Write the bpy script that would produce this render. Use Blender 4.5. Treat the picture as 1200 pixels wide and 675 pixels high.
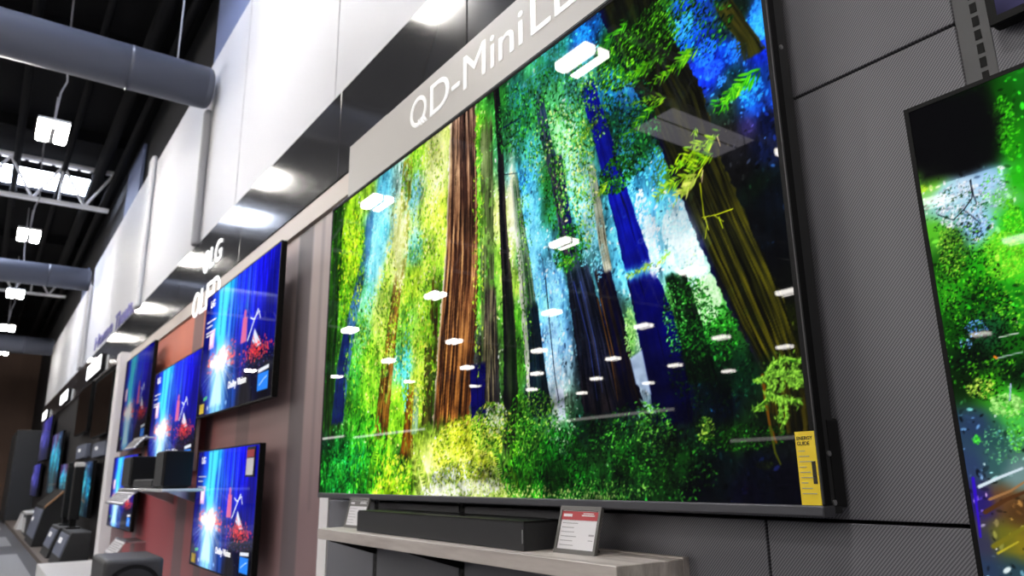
import bpy, bmesh, math, random
import numpy as np
from mathutils import Vector, Matrix

scene = bpy.context.scene
COL = scene.collection
for _o in list(bpy.data.objects):
    bpy.data.objects.remove(_o)

# ------------------------------------------------------------------ camera, world, exposure
cam_d = bpy.data.cameras.new('camera')
cam = bpy.data.objects.new('camera', cam_d); COL.objects.link(cam)
cam_d.sensor_width = 36.0
cam_d.lens = 25.763
cam_d.clip_start = .02; cam_d.clip_end = 200
_R = Matrix(((0.58006777, 0.21030893, 0.78695078), (0.81446357, -0.13425976, -0.56446737), (-0.0130567, 0.96837207, -0.24916872)))
cam.matrix_world = Matrix.Translation((0, 0, .9)) @ _R.to_4x4()
cam_d.dof.use_dof = True
cam_d.dof.focus_distance = 1.25
cam_d.dof.aperture_fstop = 6.0
scene.camera = cam

world = bpy.data.worlds.new('world'); scene.world = world
world.use_nodes = True
world.node_tree.nodes['Background'].inputs[0].default_value = (.55, .6, .75, 1)
world.node_tree.nodes['Background'].inputs[1].default_value = .6
scene.view_settings.view_transform = 'Standard'
scene.view_settings.look = 'None'
scene.view_settings.exposure = 0.0
scene.view_settings.gamma = 1.0
scene.view_settings.use_curve_mapping = False
scene.cycles.max_bounces = 6
scene.cycles.sample_clamp_indirect = 6
LAMP = 106.0            # radiance of the high-bay diffusers
SKYL = 30.0             # radiance of the roof lights (daylight)

# ------------------------------------------------------------------ helpers
def lin(c):
    return tuple((x / 255 / 12.92) if x / 255 <= .04045 else ((x / 255 + .055) / 1.055) ** 2.4 for x in c)

class NT:
    def __init__(s, m):
        s.t = m.node_tree; s.n = s.t.nodes; s.l = s.t.links
    def new(s, k, **kw):
        n = s.n.new(k)
        for a, b in kw.items(): setattr(n, a, b)
        return n
    def val(s, sock, v):
        if hasattr(v, 'is_output'): s.l.new(v, sock)
        else: sock.default_value = v
    def math(s, op, a, b=0.0, c=0.0, clamp=False):
        n = s.new('ShaderNodeMath', operation=op, use_clamp=clamp)
        s.val(n.inputs[0], a); s.val(n.inputs[1], b); s.val(n.inputs[2], c)
        return n.outputs[0]
    def mix(s, f, a, b):
        n = s.new('ShaderNodeMix', data_type='RGBA')
        s.val(n.inputs[0], f)
        for i, v in ((6, a), (7, b)):
            if hasattr(v, 'is_output'): s.l.new(v, n.inputs[i])
            else: n.inputs[i].default_value = (*v, 1)
        return n.outputs[2]
    def pos(s):
        g = s.new('ShaderNodeNewGeometry'); x = s.new('ShaderNodeSeparateXYZ'); s.l.new(g.outputs['Position'], x.inputs[0]); return x.outputs, g.outputs['Position']
    def noise(s, vec, scale, detail=3.0, rough=.55):
        n = s.new('ShaderNodeTexNoise'); n.inputs['Scale'].default_value = 1; n.inputs['Detail'].default_value = detail; n.inputs['Roughness'].default_value = rough
        m = s.new('ShaderNodeMapping'); m.inputs['Scale'].default_value = scale; s.l.new(vec, m.inputs[0]); s.l.new(m.outputs[0], n.inputs['Vector'])
        return n.outputs['Fac']

def mat(name, c, rough=.5, metal=0.0, spec=.5, emit=None, estr=0.0, var=0.0, vscale=(6, 6, 6)):
    m = bpy.data.materials.new(name); m.use_nodes = True; t = NT(m)
    b = t.n['Principled BSDF']
    b.inputs['Base Color'].default_value = (*lin(c), 1)
    b.inputs['Roughness'].default_value = rough; b.inputs['Metallic'].default_value = metal
    b.inputs['Specular IOR Level'].default_value = spec
    if var:
        _, p = t.pos(); f = t.noise(p, vscale, 4)
        t.l.new(t.mix(f, tuple(x * (1 - var) for x in lin(c)), tuple(min(1, x * (1 + var)) for x in lin(c))), b.inputs['Base Color'])
    if emit is not None:
        b.inputs['Emission Color'].default_value = (*lin(emit), 1); b.inputs['Emission Strength'].default_value = estr
    return m

def link(name, me, m=None, parent=None, loc=(0, 0, 0)):
    o = bpy.data.objects.new(name, me); COL.objects.link(o)
    if m is not None:
        if me.materials: pass
        else:
            for k in (m if isinstance(m, (list, tuple)) else (m,)): me.materials.append(k)
    if parent is not None: o.parent = parent
    o.location = loc
    return o

def tag(o, label=None, cat=None, group=None, kind=None):
    if label: o['label'] = label
    if cat: o['category'] = cat
    if group: o['group'] = group
    if kind: o['kind'] = kind
    return o

def empty(name, loc, label=None, cat=None, group=None, kind=None, rz=0.0):
    o = bpy.data.objects.new(name, None); COL.objects.link(o)
    o.location = loc; o.rotation_euler = (0, 0, rz); o.empty_display_size = .05
    return tag(o, label, cat, group, kind)

class MB:
    """collects shapes in world coordinates and links them as ONE mesh object"""
    def __init__(s): s.bm = bmesh.new()
    def box(s, x0, x1, y0, y1, z0, z1, bev=0.0, seg=2):
        r = bmesh.ops.create_cube(s.bm, size=1.0); vs = r['verts']
        for v in vs:
            v.co = Vector(((x0 + x1) / 2 + v.co.x * (x1 - x0), (y0 + y1) / 2 + v.co.y * (y1 - y0), (z0 + z1) / 2 + v.co.z * (z1 - z0)))
        if bev:
            es = list({e for v in vs for e in v.link_edges})
            bmesh.ops.bevel(s.bm, geom=es, offset=bev, segments=seg, affect='EDGES', profile=.5)
        return s
    def cyl(s, a, b, r, n=20, r2=None, caps=True):
        a, b = Vector(a), Vector(b); d = b - a
        q = d.to_track_quat('Z', 'Y').to_matrix().to_4x4()
        bmesh.ops.create_cone(s.bm, cap_ends=caps, cap_tris=False, segments=n, radius1=r, radius2=r if r2 is None else r2, depth=d.length, matrix=Matrix.Translation((a + b) / 2) @ q)
        return s
    def tube(s, pts, r, n=8):
        pts = [Vector(p) for p in pts]
        rings = []
        for i, p in enumerate(pts):
            d = (pts[min(i + 1, len(pts) - 1)] - pts[max(i - 1, 0)]).normalized()
            u = d.cross(Vector((0, 0, 1))) if abs(d.z) < .95 else d.cross(Vector((1, 0, 0))); u.normalize(); w = d.cross(u)
            rings.append([s.bm.verts.new(p + (u * math.cos(k * 6.2832 / n) + w * math.sin(k * 6.2832 / n)) * r) for k in range(n)])
        for i in range(len(rings) - 1):
            for k in range(n): s.bm.faces.new((rings[i][k], rings[i][(k + 1) % n], rings[i + 1][(k + 1) % n], rings[i + 1][k]))
        s.bm.faces.new(rings[0][::-1]); s.bm.faces.new(rings[-1])
        return s
    def prism(s, prof, axis, a, b):
        """a closed outline pushed along x, y or z; prof holds the two other coordinates"""
        f = {'x': lambda p, t: (t, p[0], p[1]), 'y': lambda p, t: (p[0], t, p[1]), 'z': lambda p, t: (p[0], p[1], t)}[axis]
        v0 = [s.bm.verts.new(f(p, a)) for p in prof]; v1 = [s.bm.verts.new(f(p, b)) for p in prof]
        s.bm.faces.new(v0); s.bm.faces.new(v1[::-1])
        for i in range(len(prof)): s.bm.faces.new((v0[i], v1[i], v1[(i + 1) % len(prof)], v0[(i + 1) % len(prof)]))
        return s
    def sphere(s, c, r, sc=(1, 1, 1)):
        bmesh.ops.create_uvsphere(s.bm, u_segments=20, v_segments=12, radius=r, matrix=Matrix.Translation(c) @ Matrix.Diagonal((*sc, 1)))
        return s
    def rot(s, centre, axis, ang):
        bmesh.ops.rotate(s.bm, verts=s.bm.verts, cent=centre, matrix=Matrix.Rotation(ang, 3, axis)); return s
    def build(s, name, m, parent=None, origin=None, smooth=False):
        bmesh.ops.recalc_face_normals(s.bm, faces=s.bm.faces)
        if parent is not None:
            base = Vector((0, 0, 0)); p = parent; chain = []
            while p is not None: chain.append(p); p = p.parent
            M = Matrix.Identity(4)
            for p in reversed(chain): M = M @ Matrix.LocRotScale(p.location, p.rotation_euler, p.scale)
            s.bm.transform(M.inverted())
            loc = (0, 0, 0)
        else:
            co = [v.co for v in s.bm.verts]
            if origin is None:
                origin = Vector(((min(c.x for c in co) + max(c.x for c in co)) / 2, (min(c.y for c in co) + max(c.y for c in co)) / 2, min(c.z for c in co)))
            s.bm.transform(Matrix.Translation(-Vector(origin))); loc = origin
        me = bpy.data.meshes.new(name); s.bm.to_mesh(me); s.bm.free()
        if smooth:
            for p in me.polygons: p.use_smooth = True
        return link(name, me, m, parent, loc)

def children(o): return [c for c in bpy.data.objects if c.parent is o]
def copy_tree(o, dx=(0, 0, 0), parent=None, kids=None):
    c = o.copy(); COL.objects.link(c)
    if parent is not None: c.parent = parent
    else: c.location = Vector(o.location) + Vector(dx)
    for k in KIDS.get(o.name, ()): copy_tree(k, parent=c)
    return c
KIDS = {}
def remember(o):
    KIDS[o.name] = children(o)
    for k in KIDS[o.name]: remember(k)

def text_mesh(s, x0, x1, z0, z1, y, depth, fat=0.0, shear=0.0):
    """letters standing in the x-z plane, facing -y, filling the given box"""
    cu = bpy.data.curves.new('letters', 'FONT'); cu.body = s; cu.extrude = .5; cu.offset = fat; cu.shear = shear
    o = bpy.data.objects.new('letters', cu); COL.objects.link(o)
    me = bpy.data.meshes.new_from_object(o.evaluated_get(bpy.context.evaluated_depsgraph_get()))
    bpy.data.objects.remove(o); bpy.data.curves.remove(cu)
    n = len(me.vertices); a = np.empty(n * 3, np.float32); me.vertices.foreach_get('co', a); a = a.reshape(-1, 3)
    lo, hi = a.min(0), a.max(0); q = (a - lo) / np.maximum(hi - lo, 1e-6)
    b = np.empty_like(a); b[:, 0] = x0 + q[:, 0] * (x1 - x0); b[:, 2] = z0 + q[:, 1] * (z1 - z0); b[:, 1] = y - q[:, 2] * depth
    me.vertices.foreach_set('co', b.ravel()); me.materials.clear(); me.update()
    return me
def text(name, s, x0, x1, z0, z1, y, depth, m, parent=None, fat=0.0, shear=0.0):
    me = text_mesh(s, x0, x1, z0, z1, y, depth, fat, shear)
    if parent is not None:
        M = Matrix.Identity(4); chain = []; p = parent
        while p is not None: chain.append(p); p = p.parent
        for p in reversed(chain): M = M @ Matrix.LocRotScale(p.location, p.rotation_euler, p.scale)
        me.transform(M.inverted()); return link(name, me, m, parent)
    me.transform(Matrix.Translation((-(x0 + x1) / 2, -y, -z0)))
    return link(name, me, m, None, ((x0 + x1) / 2, y, z0))

# ------------------------------------------------------------------ painting the pictures the screens show
def vnoise(W,H,sx,sy,rng,octs=3,gain=.55):
    out=np.zeros((H,W),np.float32);amp=1.0;tot=0
    for o in range(octs):
        nx=max(2,int(W/sx)+2);ny=max(2,int(H/sy)+2)
        g=rng.random((ny+1,nx+1)).astype(np.float32)
        x=np.linspace(0,nx-1.001,W);y=np.linspace(0,ny-1.001,H)
        xi=x.astype(int);yi=y.astype(int);fx=(x-xi);fy=(y-yi)
        fx=fx*fx*(3-2*fx);fy=(fy*fy*(3-2*fy))[:,None]
        a=g[yi][:,xi];b=g[yi][:,xi+1];c=g[yi+1][:,xi];d=g[yi+1][:,xi+1]
        out+=amp*((a*(1-fx)+b*fx)*(1-fy)+(c*(1-fx)+d*fx)*fy);tot+=amp
        amp*=gain;sx=max(1.0,sx/2);sy=max(1.0,sy/2)
    return out/tot
class Canvas:
    """a picture for a screen, painted in its own 0..1 coordinates (v down)"""
    def __init__(s,W,H,seed):
        s.W,s.H=W,H;s.a=np.zeros((H,W,3),np.float32);s.rng=np.random.default_rng(seed)
    def col(s,c): return np.array(c,np.float32)/255
    def anchors(s,A,sig=.035):
        w,h=s.W//6,s.H//6
        U,V=np.meshgrid((np.arange(w)+.5)/w,(np.arange(h)+.5)/h)
        num=np.zeros((h,w,3));den=np.zeros((h,w))
        for u,v,r,g,b in A:
            d2=((U-u)*1.83)**2+(V-v)**2
            k=1/(d2+sig*sig*.15)**2.2
            num+=k[...,None]*np.array([r,g,b])/255;den+=k
        sm=(num/den[...,None]).astype(np.float32)
        x=np.clip((np.arange(s.W)+.5)/6-.5,0,w-1.001);y=np.clip((np.arange(s.H)+.5)/6-.5,0,h-1.001)
        xi=x.astype(int);yi=y.astype(int);fx=(x-xi)[None,:,None];fy=(y-yi)[:,None,None]
        s.a=((sm[yi][:,xi]*(1-fx)+sm[yi][:,xi+1]*fx)*(1-fy)+(sm[yi+1][:,xi]*(1-fx)+sm[yi+1][:,xi+1]*fx)*fy).astype(np.float32)
    def stamp(s,u,v,lu,lv,ang,c,al=1.0):
        # a small soft ellipse, half lengths lu (along) and lv (across) in canvas px
        x,y=u*s.W,v*s.H;r=max(lu,lv)+1.5
        x0,x1=int(max(0,x-r)),int(min(s.W,x+r+1));y0,y1=int(max(0,y-r)),int(min(s.H,y+r+1))
        if x1<=x0 or y1<=y0: return
        X=np.arange(x0,x1)+.5-x;Y=(np.arange(y0,y1)+.5-y)[:,None]
        ca,sa=np.cos(ang),np.sin(ang)
        p=(X*ca+Y*sa)/lu;q=(-X*sa+Y*ca)/lv
        d=np.sqrt(p*p+q*q)
        m=(np.clip((1-d)*min(lu,lv)*1.2+.35,0,1)*al)[...,None].astype(np.float32)
        t=s.a[y0:y1,x0:x1];t+=m*(c-t)
    def poly(s,P,c,al=1.0,soft=1.0,fn=None):
        P=np.array(P)*[s.W,s.H]
        x0,y0=np.floor(P.min(0)-2).astype(int);x1,y1=np.ceil(P.max(0)+2).astype(int)
        x0,y0=max(0,x0),max(0,y0);x1,y1=min(s.W,x1),min(s.H,y1)
        if x1<=x0 or y1<=y0: return
        X,Y=np.meshgrid(np.arange(x0,x1)+.5,np.arange(y0,y1)+.5)
        ins=np.zeros(X.shape,bool);dist=np.full(X.shape,1e9)
        n=len(P)
        for i in range(n):
            ax,ay=P[i];bx,by=P[(i+1)%n]
            cr=((ay>Y)!=(by>Y))&(X<(bx-ax)*(Y-ay)/((by-ay) if by!=ay else 1e-9)+ax);ins^=cr
            L=(bx-ax)**2+(by-ay)**2+1e-9
            t=np.clip(((X-ax)*(bx-ax)+(Y-ay)*(by-ay))/L,0,1)
            dist=np.minimum(dist,np.hypot(X-ax-t*(bx-ax),Y-ay-t*(by-ay)))
        sd=np.where(ins,dist,-dist);m=np.clip(sd/soft+.5,0,1)[...,None]*al
        t=s.a[y0:y1,x0:x1]
        cc=s.col(c) if fn is None else fn(X,Y)
        t+=(m*(cc-t)).astype(np.float32)
    def stroke(s,P,w,c,al=1.0,taper=1.0):
        P=np.array(P,float)*[s.W,s.H];c=s.col(c)
        for i in range(len(P)-1):
            a,b=P[i],P[i+1];n=max(2,int(np.hypot(*(b-a))/max(.6,w*.35)))
            for k in range(n):
                t=k/n;q=a+(b-a)*t;f=(i+t)/(len(P)-1)
                s.stamp(q[0]/s.W,q[1]/s.H,max(.6,w*.5*(1-(1-taper)*f)),max(.6,w*.5*(1-(1-taper)*f)),0,c,al)
    def trunk(s,d):
        l=np.array(d['l'],float);r=np.array(d['r'],float);W,H=s.W,s.H
        top=min(l[0,1],r[0,1]);bot=max(l[-1,1],r[-1,1])
        y0,y1=max(0,int(top*H)),min(H,int(bot*H)+1)
        if y1<=y0: return
        vy=(np.arange(y0,y1)+.5)/H
        L=np.interp(vy,l[:,1],l[:,0])*W;R=np.interp(vy,r[:,1],r[:,0])*W
        x0,x1=max(0,int(L.min())-2),min(W,int(R.max())+3)
        if x1<=x0: return
        X=(np.arange(x0,x1)+.5)[None,:];q=(X-L[:,None])/np.maximum(R-L,1)[:,None]
        j1=(vnoise(y1-y0,1,9,1,s.rng,3)[0]-.5)*.09*(R-L);j2=(vnoise(y1-y0,1,9,1,s.rng,3)[0]-.5)*.09*(R-L)
        m=np.clip(np.minimum(X-(L+j1)[:,None],(R+j2)[:,None]-X)/1.2+.5,0,1)
        tt=np.clip((vy-top)/(bot-top),0,1)[:,None,None]
        mix=lambda k:s.col(d[k])[None,None]*(1-tt**d.get('p',1))+s.col(d.get(k+'2',d[k]))[None,None]*tt**d.get('p',1)
        # bark streaks follow the trunk: noise in (across, along)
        n=int(max(24,min(160,(R-L).mean())))
        tex=vnoise(n,y1-y0,6,170,s.rng,4,.75);qi=np.clip((q*(n-1)),0,n-1).astype(int)
        st=np.take_along_axis(tex,qi,1);st=np.clip((st-.5)*4.2+.38,0,1)*d['s']
        st=st*(.75+.5*vnoise(x1-x0,y1-y0,20,40,s.rng,2))
        body=mix('c')
        c=body*(1-st[...,None])+mix('h')*st[...,None]
        dk=np.take_along_axis(vnoise(n,y1-y0,5,130,s.rng,3,.7),qi,1)
        c*=(1-.75*np.clip((dk-.58)*8,0,1)*min(1,d['s']+.1))[...,None]
        if d.get('rim'):
            k=np.clip(1-q/d['rw'],0,1)**.6*(vnoise(x1-x0,y1-y0,8,60,s.rng,2)*.9+.35)
            k=np.clip(k,0,1)[...,None];c=c*(1-k)+s.col(d['rim'])*k
        if d['m']>0:
            k=np.clip((vnoise(x1-x0,y1-y0,16,22,s.rng,3)-(.62-.3*d['m']))*9,0,1)*min(1,d['m']*1.6);m=m*(1-.9*k)
        ragged=.06*vnoise(x1-x0,2,6,1,s.rng,2)[0][None,:]
        if top>.02: m=m*np.clip((tt[...,0]-ragged)/.07,0,1)
        m=m*np.clip((1-tt[...,0]-ragged*.5)/.04,0,1)
        t=s.a[y0:y1,x0:x1];t+=(m[...,None]*(c-t)).astype(np.float32)
    def glow(s,u,v,ru,rv,c,al):
        Y,X=np.ogrid[0:s.H,0:s.W];k=al*np.exp(-(((X+.5)/s.W-u)/ru)**2-(((Y+.5)/s.H-v)/rv)**2)
        s.a+=(k[...,None]*(s.col(c)-s.a)).astype(np.float32)
    def leaves(s,cu,cv,ru,rv,n,ln,ca,cb,ang,asp=.42):
        g=s.rng;ca,cb=s.col(ca),s.col(cb);n=int(n*1.9);ln*=.72
        for i in range(n):
            rr=np.sqrt(g.random())*1.12;th=g.random()*6.283
            u=cu+ru*rr*np.cos(th);v=cv+rv*rr*np.sin(th)
            a=(np.radians(ang)+g.normal()*.6) if ang is not None else g.random()*6.28
            k=g.random();c=(ca*k+cb*(1-k))*(.7+.6*g.random())
            if g.random()<.38*(1-.6*i/n): c=cb*(.3+.45*g.random())
            elif g.random()<.12: c=ca*1.35+.06
            L=ln*(.5+.9*g.random());s.stamp(u,v,L,max(.8,L*asp),a,np.clip(c,0,1),.85)
    def speckle(s,n,lo,hi,amp):
        # leaf texture taking the local colour, brighter and darker
        g=s.rng;base=s.a.copy()
        for i in range(n):
            u,v=g.random(),g.random();b=base[min(s.H-1,int(v*s.H)),min(s.W-1,int(u*s.W))]
            f=np.exp(g.normal()*amp);L=lo+(hi-lo)*g.random()**2
            c=np.clip(b*f,0,1);s.stamp(u,v,L,max(.8,L*.5),g.random()*6.28,c,.8)
    def spray(s,a,b,n,ln,ca,cb):
        a=np.array(a)*[s.W,s.H];b=np.array(b)*[s.W,s.H];d=b-a;base=np.arctan2(d[1],d[0]);g=s.rng
        s.stroke([a/[s.W,s.H],b/[s.W,s.H]],1.6,cb if not hasattr(cb,'tolist') else cb,.8)
        ca,cb=s.col(ca),s.col(cb)
        for i in range(n):
            t=g.random();p=a+d*t+g.normal(size=2)*ln*.18;sg=1 if g.random()<.5 else -1
            an=base+sg*(.45+.35*g.random());L=ln*(.35+.4*g.random())*(1-.45*t)
            k=g.random();c=np.clip((ca*k+cb*(1-k))*(.75+.5*g.random()),0,1)
            q=p+np.array([np.cos(an),np.sin(an)])*L*.7
            s.stamp(q[0]/s.W,q[1]/s.H,L*.75,max(.9,L*.16),an,c,.95)
    def fern(s,a,b,bend,hw,ca,cb):
        if hw<=0: return
        a=np.array(a)*[s.W,s.H];b=np.array(b)*[s.W,s.H];d=b-a;L=np.hypot(*d);n=np.array([-d[1],d[0]])/L;g=s.rng
        ca,cb=s.col(ca),s.col(cb);N=int(max(12,L/3.4))
        for i in range(N):
            t=(i+.5)/N;p=a+d*t+n*bend*4*t*(1-t)*1.0+n*bend*t*t*1.2
            an=np.arctan2(d[1],d[0]);w=hw*np.sin(np.pi*min(1,.12+.88*t**.8))*1.1+.8
            for sg in (-1,1):
                k=g.random();c=np.clip((ca*k+cb*(1-k))*(.45+.75*g.random())*(.55+.6*t),0,1)
                aa=an+sg*1.0;q=p+np.array([np.cos(aa),np.sin(aa)])*w*.55
                s.stamp(q[0]/s.W,q[1]/s.H,w*.6+.5,max(.8,w*.12),aa,c,.9)
def paint_forest(W,H,D):
    C=Canvas(W,H,11)
    C.anchors(D['A'])
    # long hanging drips on the left, speckle all over
    n=vnoise(W,H,14,40,C.rng,4,.7)[...,None];C.a=np.clip(C.a*(.25+1.55*n),0,1)
    C.speckle(20000,1.3,5,.62)
    for d in D['T'][:-5]: C.trunk(d)
    C.speckle(3000,1.2,3,.35)
    def flecks(Ls):
        for u,v,ru,rv,k,sz,c in Ls:
            g=C.rng;cc=C.col(c)
            for i in range(k):
                rr=np.sqrt(g.random());th=g.random()*6.283
                f=.82+.3*g.random()
                C.stamp(u+ru*rr*np.cos(th),v+rv*rr*np.sin(th),sz*(.4+.9*g.random()),sz*(.3+.5*g.random()),g.random()*6.28,np.clip(cc*f+.0,0,1),.85)
    flecks(D['S'])
    for d in D['T'][-5:]: C.trunk(d)
    for i in (14,18,20): C.trunk(D['T'][i])
    for u,v,ru,rv,c,al in D['G']: C.glow(u,v,ru,rv,c,al)
    for i in (12,13,14,15,19,21): C.trunk(dict(D['T'][i],m=D['T'][i]['m']*.45))
    for P,c in D['F']:
        if c: C.poly(P,c,.95,3)
    for q in D['L']: C.leaves(*q)
    for P,w,c in D['K']: C.stroke(P,w,c,.95,.6)
    for q in D['R']: C.fern(*q)
    for q in D['N']: C.spray(*q)
    for P,w in D['M']:
        C.stroke(P,w*.55,(60,110,28),.9,.7);C.stroke([(u-.0008,v-.003) for u,v in P],w*.34,(165,225,95),.95,.6)
        for i in range(int(w*14)):
            k=C.rng.integers(0,len(P)-1);t=C.rng.random();u=P[k][0]+(P[k+1][0]-P[k][0])*t;v=P[k][1]+(P[k+1][1]-P[k][1])*t
            C.stamp(u+C.rng.normal()*w*.4/W,v+C.rng.normal()*w*.4/H,1+3*C.rng.random(),1.0,C.rng.random()*6,C.col((170,230,100))*(.25+.85*C.rng.random()),.8)
    # crown of the ground flecks
    flecks(D['S'][-6:])
    # clumps of light and dark in the crowns, deeper gaps in the undergrowth
    n=vnoise(W,H,60,60,C.rng,4,.6);vv=np.linspace(0,1,H)[:,None];g2=vnoise(W,H,48,34,C.rng,4,.65)
    k=(.55+.9*n)*(1-np.clip((vv-.74)/.06,0,1))+np.clip((vv-.74)/.06,0,1)*np.clip(.3+1.5*g2,.35,1.6)
    uu=np.linspace(0,1,W)[None,:];k=k*(1-.32*np.clip((uu-.38)/.3,0,1)*np.clip((vv-.74)/.06,0,1));k=np.where(uu>.93,np.maximum(k,.95),k)
    b=C.a*k[...,None];p=np.pad(b,((1,1),(1,1),(0,0)),'edge');b=.55*b+.1125*(p[:-2,1:-1]+p[2:,1:-1]+p[1:-1,:-2]+p[1:-1,2:])
    a=np.clip(b,0,1);g=a.mean(2,keepdims=True);a=np.clip(g+(a-g)*1.12,0,1)
    return np.clip(a+.22*(a-.42)*4*a*(1-a)*1.6,0,1)
def paint_stream_reflect(W,H,D):
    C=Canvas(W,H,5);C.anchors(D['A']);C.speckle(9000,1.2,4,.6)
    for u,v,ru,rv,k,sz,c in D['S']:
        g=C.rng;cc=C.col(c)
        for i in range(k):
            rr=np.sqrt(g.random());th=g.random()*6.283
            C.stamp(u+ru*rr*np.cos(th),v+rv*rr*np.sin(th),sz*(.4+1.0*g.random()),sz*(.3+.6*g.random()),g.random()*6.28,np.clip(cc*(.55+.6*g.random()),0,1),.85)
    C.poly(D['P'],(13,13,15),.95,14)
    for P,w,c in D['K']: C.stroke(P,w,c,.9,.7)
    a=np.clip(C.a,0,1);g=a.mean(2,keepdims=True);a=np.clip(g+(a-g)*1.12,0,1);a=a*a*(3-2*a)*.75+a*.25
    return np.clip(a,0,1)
def paint_concert(W,H):
    """blue stage lights, a teal beam, a pink and white burst and its streaks"""
    C=Canvas(W,H,3)
    C.anchors([(.02,.05,10,12,110),(.05,.5,8,10,90),(.05,.95,8,8,40),(.18,.05,15,60,220),(.32,.1,30,180,230),(.27,.4,40,200,235),(.42,.3,25,80,225),(.6,.1,20,26,225),(.85,.1,18,18,205),(.97,.2,10,12,140),(.75,.3,24,30,215),(.95,.45,12,14,130),(.6,.45,30,40,190),(.2,.5,40,80,200),(.12,.8,16,24,140),(.5,.8,24,60,140),(.8,.8,10,12,40),(.95,.95,10,10,20),(.6,.68,24,30,120),(.30,.61,230,230,250),(.30,.80,110,200,240),(.7,.95,30,30,36)])
    n=vnoise(W,H,9,120,C.rng,3,.6)[...,None];C.a=np.clip(C.a*(.5+1.0*n),0,1)
    g=C.rng
    for i in range(30):
        u=.15+.65*g.random();C.poly([(u,0),(u+.006,0),(u+.012*g.random(),.3+.3*g.random()),(u-.003,.3)],(60+60*g.random(),120+100*g.random(),240),.35,3)
    C.poly([(.20,0),(.37,0),(.345,.58),(.245,.58)],(80,225,245),.9,14);C.poly([(.265,0),(.285,0),(.28,.40),(.27,.40)],(10,80,160),.6,2)
    C.poly([(.40,.08),(.44,.08),(.42,.45),(.395,.45)],(120,210,245),.5,8)
    C.poly([(.10,.33),(.185,.32),(.18,.47),(.105,.47)],(250,190,225),.9,5);C.poly([(.11,.34),(.17,.34),(.16,.44),(.115,.44)],(255,235,250),.8,3)
    C.glow(.30,.61,.16,.10,(255,255,255),.95);C.glow(.29,.80,.10,.24,(150,225,255),.75)
    for i in range(140): C.stamp(.12+.40*g.random(),.60+.04*g.normal(),9*g.random()+3,3,0,C.col((255,70+80*g.random(),110)),.55)
    for i in range(130):
        a=.15+g.random()*2.85;L=.14+.34*g.random();c=[(190,235,255),(120,200,255),(255,255,255),(80,120,250)][g.integers(4)]
        st=.04+.05*g.random()
        C.stroke([(.30+math.cos(a)*st*.62,.61+math.sin(a)*st),(.30+math.cos(a)*L*.62,.61+math.sin(a)*L)],.8+2.6*g.random(),c,.35,.5)
    for i in range(70): C.stamp(.30+.05*g.normal(),.61+.035*g.normal(),13,9,0,C.col((255,255,255)),.5)
    C.poly([(.28,.63),(.33,.63),(.38,.95),(.20,.95)],(225,250,255),.6,10)
    C.poly([(.60,.37),(.655,.38),(.665,.56),(.59,.56)],(255,120,140),.8,4);C.stamp(.625,.35,8,9,0,C.col((235,110,150)),.8)
    C.stroke([(.68,.56),(.74,.45),(.79,.37)],4,(235,245,255),.95);C.stroke([(.70,.405),(.74,.43),(.80,.39),(.82,.45)],3,(240,245,255),.9)
    C.poly([(.76,.50),(.85,.63),(.80,.64),(.74,.58)],(235,240,255),.9,3)
    for i in range(150): C.stamp(.80+.08*g.normal(),.655+.035*g.normal(),4*g.random()+1.5,2,g.random()*6,C.col((250,40+60*g.random(),70)),.8)
    for i in range(160): C.stamp(.72+.13*g.normal(),.73+.05*g.normal(),1.6,1.2,0,C.col((230,90,120) if i%2 else (120,150,255)),.5)
    C.poly([(.84,.83),(.955,.83),(.955,.945),(.84,.945)],(40,130,240),.95,2);C.poly([(.84,.80),(.955,.79),(.955,.815),(.84,.825)],(240,245,255),.9,1)
    C.stroke([(.86,.91),(.90,.88),(.94,.86)],2,(190,230,255),.9)
    for q,c in ((.17,(230,240,255)),(.30,(130,190,255)),(.45,(150,200,255))): C.stamp(q,.95,5,5,0,C.col(c),.8)
    C.poly([(.09,.86),(.15,.85),(.15,.875),(.09,.885)],(90,210,120),.8,1)
    return np.clip(C.a,0,1)
def paint_teal(W,H):
    C=Canvas(W,H,9)
    C.anchors([(.1,.1,60,40,90),(.5,.05,90,70,110),(.9,.1,40,60,90),(.2,.4,40,150,190),(.6,.4,60,180,215),(.9,.45,30,110,150),(.3,.75,40,70,80),(.7,.8,50,80,90),(.9,.95,20,30,40),(.1,.95,30,40,50)])
    n=vnoise(W,H,12,30,C.rng,3,.6)[...,None];C.a=np.clip(C.a*(.3+1.4*n),0,1);C.speckle(900,2,6,.4)
    return C.a
def paint_violet(W,H):
    C=Canvas(W,H,21)
    C.anchors([(.05,.1,60,58,110),(.4,.1,90,86,200),(.9,.1,60,60,180),(.1,.5,120,116,235),(.5,.5,90,90,210),(.9,.6,50,50,140),(.05,.85,84,80,120),(.12,.95,40,38,60),(.5,.9,40,40,90),(.9,.95,20,20,50)])
    n=vnoise(W,H,20,20,C.rng,3,.6)[...,None];C.a=np.clip(C.a*(.5+1.0*n),0,1)
    return C.a

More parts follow.
